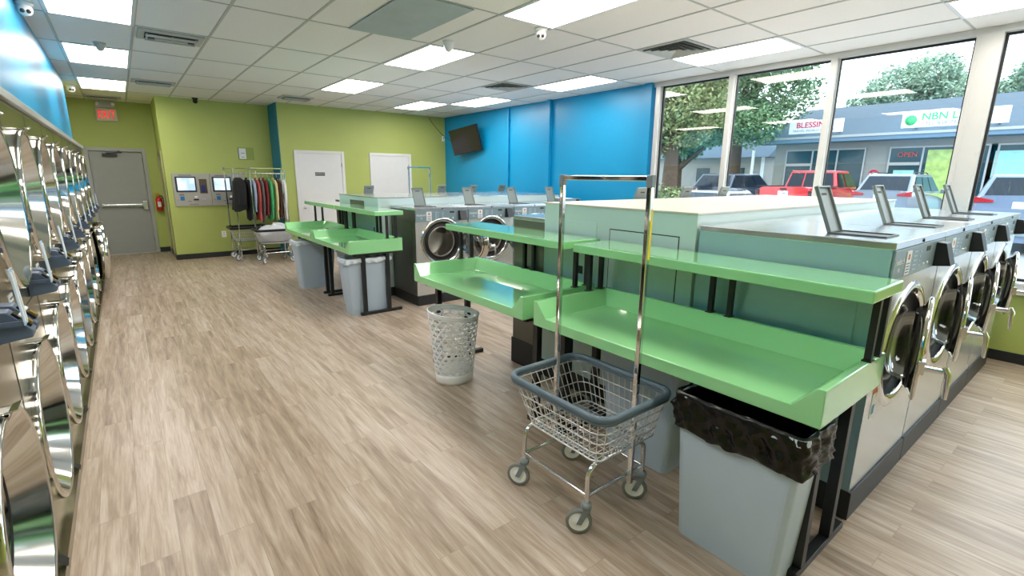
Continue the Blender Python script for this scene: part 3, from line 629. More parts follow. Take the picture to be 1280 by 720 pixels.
m = MB(); m.box(2.72, 6.412, 0.13, 6.1, 7.92, 1.385); m.build('casing', M['housing'], t, bevel=0.003)
m = MB(); m.box(2.715, 6.408, 1.385, 6.1, 7.925, 1.397); m.build('top_sheet', M['steel_top'], t, bevel=0.002)
m = MB(); m.box(2.74, 6.42, 0, 6.1, 7.91, 0.13); m.build('plinth', M['black_base'], t)
m = MB(); m.box(2.7165, 6.9, 1.2, 2.72, 7.45, 1.33).box(2.716, 6.55, 0.9, 2.72, 6.6, 0.98); m.build('vent_slot', M['steel_dark'], t)
t = thing('control_box', 'small grey and white box lying on the middle row of washers', 'electrical box', (0, 0, 1.29))
m = MB(); m.box(5.72, 5.86, 0, 6.08, 6.3, 0.05); m.build('casing', M['panel_slate'], t, bevel=0.004)
m = MB(); m.box(5.98, 5.84, 0.012, 6.04, 5.86, 0.038); m.build('switch', M['black_plastic'], t)
m = MB(); m.box(5.74, 5.88, 0.05, 5.9, 6.2, 0.062); m.build('paper_slip', M['paper'], t)

# ================================================================== LEFT BANK OF STACKED MACHINES
def round_door(name, r, parent, x, z, ang=0):
    # faces +X, hinge on the far side (+y)
    hy = r * 1.0
    m = MB(); m.lathe([(r * .72, -0.055), (r * .735, -0.05), (r * .955, 0.048), (r * .975, 0.056), (r * .995, 0.052), (r * 1.0, 0.044), (r * 1.0, -0.01), (r * .97, -0.03)], (0, -hy, 0), (1, 0, 0), 80)
    d = m.build(name, M['steel_mirror'], parent)
    m = MB(); m.lathe([(r * .725, -0.055), (r * .715, -0.046), (r * .695, -0.046), (r * .69, -0.055)], (0, -hy, 0), (1, 0, 0), 56); m.build('seal_ring', M['rubber'], d)
    m = MB(); m.lathe([(r * .70, -0.05), (r * .5, -0.042), (r * .25, -0.037), (0, -0.035)], (0, -hy, 0), (1, 0, 0), 48); m.build('door_glass', M['door_glass'], d)
    m = MB(); m.prism([(0.045, -hy - 0.028, r * .93), (0.062, -hy - 0.034, r * 1.015), (0.062, -hy + 0.034, r * 1.015), (0.045, -hy + 0.028, r * .93)], (0.012, 0, 0.004))
    m.box(0.0, -hy - 0.030, r * 1.0, 0.066, -hy + 0.030, r * 1.02).prism([(0.058, -hy - 0.04, r * 1.01), (0.085, -hy - 0.045, r * 1.035), (0.085, -hy + 0.045, r * 1.035), (0.058, -hy + 0.04, r * 1.01)], (0, 0, 0.006))
    m.build('door_handle', M['chrome'], d, bevel=0.003)
    m = MB(); m.tube([(0.01, 0.005, -0.09), (0.01, 0.005, 0.09)], 0.012, 8); m.build('hinge', M['steel_mirror'], d)
    d.location = (x, hy, z); d.rotation_euler = (0, 0, ang)
    return d
def stacked(open_low=False):
    t = thing('stacked_machine', '', 'washing machine')
    w2, d, h = 0.437, 0.72, 2.05; zm = 1.09; g = 0.0
    r1, z1 = 0.368, 1.555; r0, z0 = 0.385, 0.545
    m = MB(); m.box(-d, -w2, 0.06, -0.002, w2, h, skip=('r',)); m.build('cabinet', M['steel_dark'], t)
    m = MB(); m.box(-d, -w2, 0, 0.026, w2, 0.06); m.build('plinth', M['steel_face'], t)
    m = MB(); m.plate_hole(-w2 + g, w2 - g, 0.06, zm, 0, z0, r0 * .93, lambda u, z: (0.0, u, z)); m.build('lower_front', M['steel_face'], t)
    m = MB(); m.plate_hole(-w2 + g, w2 - g, zm, h, 0, z1, r1 * .93, lambda u, z: (0.0, u, z)); m.build('upper_front', M['steel_face'], t)
    m = MB(); m.box(0.0, -w2, zm - 0.002, 0.0012, w2, zm + 0.002).box(0.0, -w2 - 0.002, 0.06, 0.0012, -w2 + 0.002, h); m.build('seam', M['vent_dark'], t)
    m = MB()
    for r, z in ((r0, z0), (r1, z1)): m.lathe([(r * .93, 0), (r * .92, -0.10), (r * .92, -0.45), (0, -0.48)], (0, 0, z), (1, 0, 0), 48)
    m.build('drum', M['drum_holes'], t)
    round_door('upper_door', r1, t, -0.022, z1)
    round_door('lower_door', r0, t, -0.021, z0, math.radians(9) if open_low else 0)
    # card readers and instruction cards
    for q, nm in ((0.27, 'a'), (0.385, 'b')):
        m = MB(); y0 = q - 0.055
        m.prism([(0.0, y0, 1.10), (0.0, y0, 1.22), (0.045, y0, 1.215), (0.105, y0, 1.14), (0.10, y0, 1.115)], (0, 0.07, 0)); cb = m.build('card_reader', M['box_slate'], t, bevel=0.004)
        m = MB(); a = Vector((0.075, y0 + 0.035, 1.178)); ex = Vector((0.75, 0, -0.85)).normalized()
        m.obox(a + Vector((.003, 0, .003)), ex * .034, (0, 0.025, 0), Vector((.85, 0, .75)) * .004, M['black_plastic']).obox(a + Vector((.008, 0, .008)) - ex * .012, ex * .006, (0, 0.022, 0), Vector((.85, 0, .75)) * .002, M['paper']).obox(a + Vector((.008, 0, .008)) + ex * .016, ex * .012, (0, 0.012, 0), Vector((.85, 0, .75)) * .002, M['brass'])
        m.build('reader_slot', None, cb)
    for y0 in (0.19, 0.225):
        m = MB(); m.obox((0.085, y0, 1.27), (0.002, 0.001, 0), (0.0, 0.012, 0), (-0.006, 0, 0.10), M['pale_blue']).obox((0.088, y0, 1.27), (0.001, 0.0, 0), (0.0, 0.009, 0), (-0.005, 0, 0.09), M['paper']).box(0, y0 - 0.006, 1.17, 0.09, y0 + 0.006, 1.185, M['box_slate'])
        m.build('instruction_card', None, t)
    m = MB(); m.box(0.0, -0.28, 1.155, 0.004, -0.20, 1.205, M['paper']).box(0.004, -0.27, 1.165, 0.005, -0.21, 1.172, M['ink']).box(0.004, -0.27, 1.185, 0.005, -0.21, 1.192, M['ink']); m.build('number_sticker', None, t)
    m = MB(); m.prism([(0.001, 0.37, 0.10), (0.032, 0.37, 0.062), (0.032, 0.43, 0.062), (0.001, 0.43, 0.10)], (0, 0, -0.0015)); m.build('foot_bracket', M['black_plastic'], t)
    return t
ps = stacked(); pso = stacked(True)
ol = ['nearest the camera', 'second from the camera', 'third from the camera', 'fourth from the camera', 'fifth from the camera', 'sixth from the camera', 'seventh from the camera', 'eighth from the camera', 'last but one, lower door open', 'last before the exit, lower door open']
for i in range(10):
    src = pso if i >= 8 else ps
    o = src if i in (0, 8) else copy_tree(src)
    o.location = (-0.42, 2.17 + 0.88 * i, 0); o['label'] = 'stacked stainless machine with two round doors, left wall, ' + ol[i]; o['group'] = 'stacked machines along the left wall'

# ================================================================== FOLDING TABLES
def table(L, label, xo, yo):
    """front lip at local x=0, back wall at x=0.68; y runs 0..L"""
    t = thing('folding_table', label, 'folding table', (xo, yo, 0), 0, 'green folding tables')
    W, z0, zf, z1 = 0.68, 0.775, 0.838, 0.935; s_, e = 0.115, 0.03
    v = []; 
    def a(*p): v.append(p); return len(v) - 1
    A0, A1, A2, A3 = a(0, 0, z0), a(W, 0, z0), a(W, L, z0), a(0, L, z0)
    T0, T1, T2, T3 = a(0, 0, z1), a(W, 0, z1), a(W, L, z1), a(0, L, z1)
    I0, I1, I2, I3 = a(0, e, z1), a(W - e, e, z1), a(W - e, L - e, z1), a(0, L - e, z1)
    F0, F1, F2, F3 = a(0, s_, zf), a(W - s_, s_, zf), a(W - s_, L - s_, zf), a(0, L - s_, zf)
    m = MB(); m.add(v, [(A0, A3, A2, A1), (A0, A1, T1, T0), (A1, A2, T2, T1), (A2, A3, T3, T2), (T0, T1, I1, I0), (T1, T2, I2, I1), (T2, T3, I3, I2),
                        (I0, I1, F1, F0), (I1, I2, F2, F1), (I2, I3, F3, F2), (F0, F1, F2, F3), (A0, T0, I0, F0, F3, I3, T3, A3)])
    tr = m.build('tray_top', M['green_lam'], t, bevel=0.005)
    m = MB(); m.box(0.33, -0.01, 1.215, 0.705, L - 0.0, 1.27); m.build('upper_shelf', M['green_lam'], t, bevel=0.008, seg=3)
    for x, y in ((0.475, 0.0), (0.59, 0.0), (0.475, L - 0.03), (0.59, L - 0.03), (0.652, L * .47 - 0.06), (0.652, L * .47 + 0.055)):
        m = MB(); m.box(x, y + 0.001, z1 + 0.001, x + 0.027, y + 0.028, 1.216).box(x - 0.012, y - 0.004, z1, x + 0.039, y + 0.033, z1 + 0.006); m.build('shelf_post', M['black_metal'], t)
    for y in (0.035, L - 0.13):
        m = MB(); m.box(0.12, y, 0, 0.66, y + 0.045, 0.035); m.build('foot_bar', M['black_metal'], t, bevel=0.003)
        for x in (0.16, 0.47):
            m = MB(); m.box(x, y, 0.035, x + 0.045, y + 0.045, z0 - 0.001); m.build('leg', M['black_metal'], t, bevel=0.002)
        m = MB(); m.box(0.06, y + 0.002, z0 - 0.03, 0.64, y + 0.043, z0 - 0.0005); m.build('top_rail', M['black_metal'], t)
    m = MB(); m.box(0.49, 0.08, z0 - 0.06, 0.515, L - 0.14, z0 - 0.02); m.build('stretcher', M['black_metal'], t)
    return t
table(1.665, 'bright green folding table with raised edges, nearest to the camera, behind the laundry cart', 1.955, 0.590)
table(1.53, 'green folding table standing over the white laundry basket', 1.955, 2.36)
table(1.40, 'farther green folding table with two grey bins beneath its near end', 2.005, 5.63)
table(1.43, 'farthest green folding table, beside the clothes racks', 2.005, 7.06)

# ================================================================== LAUNDRY CARTS
def castor(parent, x, y, rot):
    zr = 0.066
    m = MB(); m.lathe([(0.008, 0.140), (0.024, 0.140), (0.027, 0.155), (0.024, 0.168), (0.012, 0.172), (0, 0.172)], seg=16)
    for q in (-1, 1): m.prism([(-0.014, q * 0.021, 0.142), (0.018, q * 0.021, 0.142), (-0.022, q * 0.021, 0.058), (-0.046, q * 0.021, 0.062)], (0, 0.003 * q, 0))
    m.tube([(-0.034, -0.024, zr), (-0.034, 0.024, zr)], 0.006, 8)
    f = m.build('castor', M['castor_grey'], parent); f.location = (x, y, 0); f.rotation_euler = (0, 0, rot)
    m = MB(); m.lathe([(0.049, -0.010), (0.063, -0.012), (0.066, 0.0), (0.063, 0.012), (0.049, 0.010)], (-0.034, 0, zr), (0, 1, 0), 32); m.build('tyre', M['tyre_grey'], f)
    m = MB(); m.lathe([(0, -0.013), (0.012, -0.013), (0.014, -0.008), (0.046, -0.007), (0.050, -0.010), (0.050, 0.010), (0.046, 0.007), (0.014, 0.008), (0.012, 0.013), (0, 0.013)], (-0.034, 0, zr), (0, 1, 0), 32); m.build('wheel', M['white_plastic'], f)
def laundry_cart(label, loc, rz, grp, rack=True, rackh=1.70, wires=True, rimmat='slate_rim', crots=(200, 215, 250, 235)):
    """local: x along width 0.54, y along length 0.70"""
    t = thing('laundry_cart', label, 'laundry cart', loc, rz, grp)
    zt, zb = 0.645, 0.385
    top = (-0.265, -0.345, 0.265, 0.345); bot = (-0.20, -0.265, 0.26, 0.24)
    def ring(f, n=6):
        q = [bot[i] * (1 - f) + top[i] * f for i in range(4)]; z = zb * (1 - f) + zt * f
        return [(x, y, z) for x, y in rrect(q[0], q[1], q[2], q[3], 0.05 + 0.03 * f, n)]
    r1 = ring(1.0); m = MB()
    m.tube(r1, 0.017, 10, closed=True); m.tube([(x, y, z - 0.02) for x, y, z in r1], 0.012, 8, closed=True)
    m.build('basket_rim', M[rimmat], t)
    m = MB(); r0 = ring(0.0)
    # vertical wires at equal perimeter spacing
    def at(rg, s):
        n = len(rg); L = [0]
        for i in range(n): L.append(L[-1] + (Vector(rg[(i + 1) % n]) - Vector(rg[i])).length)
        d = s * L[-1]
        for i in range(n):
            if d <= L[i + 1] + 1e-9:
                f = (d - L[i]) / max(1e-9, L[i + 1] - L[i]); return Vector(rg[i]).lerp(Vector(rg[(i + 1) % n]), f)
        return Vector(rg[0])
    nw = 54
    for i in range(nw):
        s = i / nw; m.tube([at(r0, s), at(ring(1.0), s)], 0.0027, 5, caps=False)
    for f in (0.0, 0.2, 0.42, 0.66, 0.88): m.tube(ring(f), 0.003 if f else 0.0045, 6, closed=True)
    y = bot[1] + 0.03
    while y < bot[3] - 0.02: m.tube([(bot[0], y, zb), (bot[2], y, zb)], 0.0022, 5); y += 0.036
    x = bot[0] + 0.03
    while x < bot[2] - 0.02: m.tube([(x, bot[1], zb - 0.004), (x, bot[3], zb - 0.004)], 0.0022, 5); x += 0.05
    m.build('wire_basket', M['wire'], t)
    # chrome undercarriage: two bent end frames and bars
    lx0, lx1, ly0, ly1 = -0.225, 0.20, -0.235, 0.235
    for y in (ly0, ly1):
        pts = [(lx0, y, 0.155), (lx0, y, 0.30)]
        for k in range(1, 6): a = math.radians(90 * k / 5); pts.append((lx0 + 0.06 * (1 - math.cos(a)), y, 0.30 + 0.06 * math.sin(a)))
        for k in range(5, 0, -1): a = math.radians(90 * k / 5); pts.append((lx1 - 0.06 * (1 - math.cos(a)), y, 0.30 + 0.06 * math.sin(a)))
        pts += [(lx1, y, 0.30), (lx1, y, 0.155)]
        m = MB(); m.tube(pts, 0.012, 10); m.build('end_frame', M['chrome'], t)
    m = MB()
    for y in (ly0, ly1): m.tube([(lx0, y, 0.205), (lx1, y, 0.205)], 0.009, 8)
    m.tube([(lx0, ly0, 0.205), (lx0, ly1, 0.205)], 0.008, 8).tube([(lx1, ly0, 0.205), (lx1, ly1, 0.205)], 0.008, 8)
    m.build('lower_bar', M['chrome'], t)
    for q in (-0.17, 0.15): m = MB(); m.box(q, -0.25, 0.366, q + 0.02, 0.25, 0.38); m.build('basket_support', M['castor_grey'], t)
    for (x, y), a in zip(((lx0, ly0), (lx1, ly0), (lx1, ly1), (lx0, ly1)), crots): castor(t, x, y, math.radians(a))
    if rack:
        xx = 0.065; r = 0.0125; ya, yb_ = -0.26, 0.30
        for y in (ya, yb_): m = MB(); m.box(xx - r, y - r, 0.17, xx + r, y + r, rackh - 0.02); m.build('rack_post', M['chrome'], t, bevel=0.004)
        m = MB(); m.box(xx - r, ya - r, rackh - 0.018, xx + r, yb_ + r, rackh + 0.006); m.build('hanging_bar', M['chrome'], t, bevel=0.004)
        for y in (ya, yb_): m = MB(); m.box(xx - 0.016, y - 0.016, rackh - 0.045, xx + 0.016, y + 0.016, rackh + 0.01); m.build('corner_joint', M['castor_grey'], t, bevel=0.004)
        if rz == 0:
            m = MB(); m.box(xx + r, ya - r, 1.33, xx + r + 0.001, ya + r, 1.56).box(xx - r * .2, ya - r - 0.001, 1.33, xx + r, ya - r, 1.56); m.build('yellow_label', M['yellow'], t)
    return t
laundry_cart('chrome wire laundry cart with slate rim and tall hanging frame in the foreground', (1.79, 1.62, 0), 0, 'laundry carts', crots=(-45, -52, -38, -60))
laundry_cart('wire laundry cart pushed against the partition, behind the other cart', (1.92, 11.12, 0), PI / 2, 'laundry carts', rackh=1.80, rimmat='black_plastic', crots=(20, 160, 250, 300))
laundry_cart('wire laundry cart carrying a white sack below the hanging clothes', (2.24, 10.42, 0), PI / 2, 'laundry carts', rackh=1.80, rimmat='black_plastic', crots=(60, 190, 210, 320))
laundry_cart('laundry cart standing behind the washers, only its hanging frame showing', (5.02, 9.45, 0), PI / 2 + 0.2, 'laundry carts', rackh=1.86)
# second hanging rail above the two far carts
t = thing('garment_rail', 'thin chrome rail carrying the clothes between the two far carts', 'clothes rail', (0, 0, 0))
m = MB(); m.tube([(1.72, 10.74, 1.70), (2.60, 10.74, 1.70)], 0.009, 8); m.build('rail', M['chrome'], t)
m = MB()
for x in (1.70, 2.62): m.tube([(x, 10.74, 0.02), (x, 10.74, 1.78)], 0.011, 8)
m.build('post', M['chrome'], t)
m = MB()
for x in (1.70, 2.62): m.box(x - 0.015, 10.69, 0, x + 0.015, 10.79, 0.02)
m.build('foot_bar', M['chrome'], t)

def garment(x, col, length, width, thick, label, rough=0.85, short=False, ztop=1.62):
    t = thing('garment', label, 'garment', (x, 10.74, 0), 0, 'clothes on the rail')
    mt = P('cloth_' + str(len(bpy.data.materials)), col, rough, noise=0.1, nscale=12, bump=0.3, bscale=20)
    m = MB(); n = 20; rings = []; rnd = random.Random(int(x * 1000))
    H = [0, 0.03, 0.07, 0.12, 0.25, 0.45, 0.65, 0.85, 1.0]
    ph = rnd.random() * 6
    for f in H:
        wv = width * (0.16 + 0.84 * min(1, f / 0.12)) * (1 + 0.05 * f); tv = thick * (0.5 + 0.5 * min(1, f / 0.12)) * (0.9 + 0.35 * f)
        rg = []
        for k in range(n):
            a = 2 * PI * k / n; ca, sa = math.cos(a), math.sin(a)
            fold = 1 + 0.22 * f * math.sin(5 * a + ph) + 0.1 * f * math.sin(9 * a + ph * 2)
            rg.append((tv * ca * fold, wv * sa * (0.9 + 0.1 * fold), ztop - f * length - (0.02 * math.sin(3 * a + ph) if f == 1 else 0)))
        rings.append(rg)
    vs = [p for r_ in rings for p in r_]; fs = []
    for i in range(len(H) - 1):
        for k in range(n): fs.append((i * n + k, (i + 1) * n + k, (i + 1) * n + (k + 1) % n, i * n + (k + 1) % n))
    m.add(vs, fs, None, True); m.add(rings[0], [tuple(range(n))]); m.build('cloth', mt, t)
    m = MB()   # sleeves hanging on both sides
    for q in (-1, 1):
        L_ = length * (0.32 if short else 0.62)
        m.tube([(0, q * width * .80, ztop - 0.05), (0.01, q * width * 1.02, ztop - 0.12), (0.012, q * width * 1.08, ztop - 0.12 - L_ * .5), (0.0, q * width * 1.04, ztop - 0.12 - L_)], [thick * .55, thick * .8, thick * .7, thick * .6], 10)
    m.build('sleeve', mt, t)
    m = MB(); m.tube([(0, 0, ztop - 0.01), (0, 0, ztop + 0.045), (0, 0.012, ztop + 0.075), (0, 0.0, ztop + 0.092), (0, -0.014, ztop + 0.08)], 0.0025, 6).tube([(0, -width * .75, ztop - 0.05), (0, 0, ztop + 0.0), (0, width * .75, ztop - 0.05)], 0.003, 6)
    m.build('hanger', M['wire'], t)
G_ = [(1.775, (24, 24, 28), 0.62, 0.21, 0.105, 'black jacket hanging at the left end of the rail'),
      (1.92, (40, 38, 44), 0.80, 0.20, 0.035, 'dark long garment hanging behind the black jacket'),
      (2.00, (150, 168, 190), 0.66, 0.21, 0.035, 'pale blue grey shirt hanging beside the black jacket'),
      (2.08, (186, 84, 76), 0.82, 0.19, 0.03, 'coral red long garment on the rail'),
      (2.15, (110, 104, 104), 0.84, 0.19, 0.026, 'grey garment hanging next to the coral one'),
      (2.22, (140, 40, 52), 0.72, 0.19, 0.028, 'dark red garment in the middle of the rail'),
      (2.30, (74, 172, 108), 0.80, 0.20, 0.035, 'bright green garment on the rail'),
      (2.39, (218, 206, 150), 0.82, 0.20, 0.032, 'cream yellow garment on the rail'),
      (2.46, (92, 58, 50), 0.78, 0.19, 0.026, 'brown garment between the cream and white ones'),
      (2.54, (226, 222, 222), 0.80, 0.22, 0.036, 'white garment hanging at the right end of the rail')]
for g_ in G_: garment(*g_)
# white laundry sack in the front far cart
m = MB(); n = 28; rg = []
for j in range(13):
    f = j / 12; a = f * PI
    for k in range(n):
        b = 2 * PI * k / n; wob = 1 + 0.08 * math.sin(4 * b + 3 * f * 3) + 0.05 * math.sin(7 * b + j)
        rg.append((0.30 * math.sin(a) ** 0.5 * math.cos(b) * wob, 0.20 * math.sin(a) ** 0.6 * math.sin(b) * wob, 0.16 * (1 - math.cos(a)) * (1 + 0.10 * math.sin(3 * b) + 0.08 * math.cos(b))))
fs = [(j * n + k, j * n + (k + 1) % n, (j + 1) * n + (k + 1) % n, (j + 1) * n + k) for j in range(12) for k in range(n)]
m.add(rg, fs, None, True)
o = m.build('laundry_sack', M['bag_white'], loc=(2.24, 10.42, 0.392)); tag(o, 'pale stuffed laundry sack lying in the far wire cart', 'laundry bag')

# ================================================================== BINS
def bin_(label, loc, rz, lx, ly, h, liner, grp='grey bins', over=0.12, taper=0.82):
    """slim rectangular bin, lx by ly at the rim"""
    t = thing('waste_bin', label, 'waste bin', loc, rz, grp)
    def rg(f, off=0.0):
        s = taper + (1 - taper) * f; return rrect(-lx / 2 * s - off, -ly / 2 * s - off, lx / 2 * s + off, ly / 2 * s + off, 0.035, 4)
    m = MB(); prof = [(0, 0, 0), (0.03, 0, 0.0), (1, 0, 0), (1, 0.012, 0), (1.0, 0.012, 0.028), (1, -0.004, 0.028), (0.5, -0.006, 0), (0.04, -0.006, 0)]
    rings = []
    for f, off, dz in prof:
        z = h * f + (dz - 0.028 if f == 1 else 0) if f else 0
        if f == 1 and dz == 0 and off == 0: z = h - 0.03
        if f == 1 and dz == 0 and off > 0: z = h - 0.03
        if f == 1 and dz > 0: z = h
        rings.append([(x, y, z) for x, y in rg(f, off)])
    n = len(rings[0]); vs = [p for r_ in rings for p in r_]
    fs = [(i * n + k, i * n + (k + 1) % n, (i + 1) * n + (k + 1) % n, (i + 1) * n + k) for i in range(len(rings) - 1) for k in range(n)]
    m.add(vs, fs, None, False); m.add(rings[0], [tuple(range(n))[::-1]]); m.add(rings[-1], [tuple(range(n))])
    m.build('bin_body', M['bin_grey'], t)
    m = MB()
    for q in (-1, 1):
        if lx > ly: m.box(q * (lx / 2 + 0.004) - 0.006, -0.05, h - 0.10, q * (lx / 2 + 0.004) + 0.006, 0.05, h - 0.055)
        else: m.box(-0.05, q * (ly / 2 + 0.004) - 0.006, h - 0.10, 0.05, q * (ly / 2 + 0.004) + 0.006, h - 0.055)
    if liner != 'black': m.build('handle', M['bin_grey'], t, bevel=0.004)
    if liner:
        m = MB(); R2 = []; rnd = random.Random(3); N_ = 200
        base = rrect(-lx / 2, -ly / 2, lx / 2, ly / 2, 0.045, 5); P_ = []
        nb = len(base); L = [0]
        for i in range(nb): L.append(L[-1] + math.dist(base[i], base[(i + 1) % nb]))
        for k in range(N_):
            d = L[-1] * k / N_; i = max(j for j in range(nb) if L[j] <= d); f = (d - L[i]) / (L[i + 1] - L[i] + 1e-9)
            P_.append((base[i][0] * (1 - f) + base[(i + 1) % nb][0] * f, base[i][1] * (1 - f) + base[(i + 1) % nb][1] * f))
        key = [(-0.02, -0.25, 0), (-0.012, -0.02, .3), (0.006, 0.010, .2), (0.020, 0.004, .4), (0.024, -over * .3, 1), (0.026, -over * .62, 1.3), (0.028, -over * .95, 1.1), (0.016, -over, .5)]
        lv = []
        for a_, b_ in zip(key, key[1:]):
            for q in range(4): f = q / 4; lv.append(tuple(a_[c] * (1 - f) + b_[c] * f for c in range(3)))
        lv.append(key[-1])
        A_ = [(rnd.uniform(3, 30), rnd.uniform(0, 6), rnd.uniform(-60, 60), rnd.uniform(.3, 1)) for _ in range(9)]
        g_ = 1 if liner == 'black' else .6
        for off, dz, am in lv:
            row = []
            for k, (x, y) in enumerate(P_):
                a = k / N_ * 2 * PI; l_ = math.hypot(x / lx, y / ly) + 1e-6; nx, ny = x / lx / l_, y / ly / l_
                wv = am * g_ * 0.0042 * sum(w_ * (1 - 2 * abs(math.sin(int(f_) * a / 2 + p_ + dz * t_))) for f_, p_, t_, w_ in A_)
                row.append((x + nx * (off + abs(am) * .006 + wv), y + ny * (off + abs(am) * .006 + wv), h + dz + am * (0.010 * math.sin(5 * a + 1) + 0.005 * math.sin(13 * a))))
            R2.append(row)
        vs = [p for r_ in R2 for p in r_]; fs = [(i * N_ + k, i * N_ + (k + 1) % N_, (i + 1) * N_ + (k + 1) % N_, (i + 1) * N_ + k) for i in range(len(R2) - 1) for k in range(N_)]
        m.add(vs, fs, None, True); m.build('bin_liner', M['bag_black' if liner == 'black' else 'bag_white'], t)
    return t
bin_('grey waste bin with a black liner folded over its rim under the near table corner', (2.062, 0.895, 0), 0, 0.30, 0.55, 0.73, 'black', over=0.165, taper=0.84)
bin_('grey waste bin under the near table, seen through the foreground cart', (2.40, 1.66, 0), 0, 0.30, 0.55, 0.70, None)
bin_('grey bin with a white liner under the near end of the farther tables', (2.27, 5.86, 0), 0, 0.56, 0.30, 0.70, 'white', over=0.05)
bin_('light grey bin tucked just behind the white-lined bin', (2.42, 6.45, 0), 0, 0.50, 0.30, 0.70, None)
bin_('grey bin with pale liner and blue bag under the farthest folding table', (2.20, 7.72, 0), 0, 0.56, 0.34, 0.72, 'white', over=0.05)
m = MB(); n = 20; rg = []
for j in range(9):
    a = PI * j / 8
    for k in range(n):
        b = 2 * PI * k / n; wv = 1 + 0.1 * math.sin(5 * b + j); rg.append((0.12 * math.sin(a) * math.cos(b) * wv, 0.10 * math.sin(a) * math.sin(b) * wv, 0.42 * (1 - math.cos(a)) / 2))
m.add(rg, [(j * n + k, j * n + (k + 1) % n, (j + 1) * n + (k + 1) % n, (j + 1) * n + k) for j in range(8) for k in range(n)], None, True)
tag(m.build('plastic_bag', P('blue_bag', (20, 120, 190), 0.4, bump=0.4, bscale=20), loc=(2.16, 8.12, 0.0)), 'blue plastic bag on the floor behind the farthest bin', 'bag')

# white perforated laundry basket
t = thing('laundry_basket', 'white tall plastic laundry basket with oval holes on the floor', 'laundry basket', (2.035, 3.36, 0))
m = MB(); H_ = 0.60
def bs(u, z):     # u in turns, z height -> point
    r = 0.148 + (0.205 - 0.148) * (z / H_); a = 2 * PI * u
    return (r * 1.06 * math.cos(a), r * .94 * math.sin(a), z * (1 + 0.05 * math.cos(a - 2.6) * (z / H_) ** 2))
n = 18; rows = 12; zlo, zhi = 0.085, 0.565; dz = (zhi - zlo) / rows
for j in range(rows):
    for i in range(n):
        u0 = (i + (0.5 if j % 2 else 0)) / n; z0_ = zlo + j * dz; uc, zc = u0 + .5 / n, z0_ + dz / 2; sg = 16
        inn = []; out = []
        for k in range(sg):
            a = 2 * PI * (k + .5) / sg; ca, sa = math.cos(a), math.sin(a)
            inn.append(bs(uc + ca * 0.355 / n, zc + sa * dz * 0.31))
            tt = 1 / max(abs(ca), abs(sa)); out.append(bs(uc + ca * tt * .5 / n, zc + sa * tt * dz * .5))
        m.add(inn + out, [(k, (k + 1) % sg, sg + (k + 1) % sg, sg + k) for k in range(sg)], None, True)
for a0, a1 in ((0.0, zlo), (zhi, H_)):
    zs = [a0 + (a1 - a0) * q / 3 for q in range(4)]
    vs = [bs(k / 72, z) for z in zs for k in range(72)]; m.add(vs, [(i * 72 + k, i * 72 + (k + 1) % 72, (i + 1) * 72 + (k + 1) % 72, (i + 1) * 72 + k) for i in range(3) for k in range(72)], None, True)
m.add([bs(k / 72, 0.004) for k in range(72)], [tuple(range(72))])
m.build('basket_wall', M['white_plastic'], t, solid=0.003)
m = MB(); m.tube([Vector(bs(k / 72, H_)) for k in range(72)], 0.006, 8, closed=True); m.build('rim', M['white_plastic'], t)

# ================================================================== OUTSIDE
M['asphalt'] = P('asphalt', (150, 152, 156), 0.9, noise=0.15, nscale=3, bump=0.2, bscale=80)
M['concrete'] = P('pale_concrete', (196, 196, 192), 0.85, noise=0.08, nscale=3)
M['block'] = P('pale_block', (148, 148, 144), 0.85, noise=0.06, nscale=4)
M['shingle'] = P('grey_shingles', (80, 92, 104), 0.9, noise=0.22, nscale=14, bump=0.3, bscale=40, stretch=(1, 0.3, 3))
M['shop_glass'] = P('shop_glass', (40, 66, 74), 0.1, spec=0.3)
M['bluegrey'] = P('blue_grey_soffit', (104, 128, 150), 0.7)
M['grass'] = P('grass', (96, 128, 62), 0.9, noise=0.3, nscale=2)
M['bark'] = P('bark', (84, 68, 54), 0.9, noise=0.3, nscale=10, bump=0.6, bscale=20)
M['sign_white'] = P('sign_white', (240, 244, 250), 0.5)
M['sign_red'] = P('sign_red', (206, 32, 70), 0.5)
M['sign_grey'] = P('sign_grey', (140, 140, 156), 0.5)
M['sign_green'] = P('sign_green', (70, 190, 110), 0.5)
M['tail_red'] = P('tail_light_red', (164, 24, 34), 0.2)
M['poster_a'] = P('green_yellow_poster', (170, 196, 110), 0.5, noise=0.6, nscale=5)
M['poster_b'] = P('teal_poster', (150, 206, 200), 0.5, noise=0.25, nscale=3)
m = MB(); gx = [6.66, 8.2, 11.0, 16.0, 20.0, 60.0]; gz = [-0.12, -0.12, -0.05, 0.05, 0.12, 0.15]
vs = []
for x, z in zip(gx, gz): vs += [(x, -20, z), (x, 50, z)]
m.add(vs, [(2 * i, 2 * i + 2, 2 * i + 3, 2 * i + 1) for i in range(5)])
struct(m.build('ground_asphalt', M['asphalt']))
m = MB(); m.box(6.66, -20, -0.3, 8.3, 12, -0.02); struct(m.build('ground_sidewalk', M['concrete'], bevel=0.01))
m = MB(); m.box(18.5, 8.9, 0.0, 27, 40, 0.16); struct(m.build('ground_lawn', M['grass'], bevel=0.01))

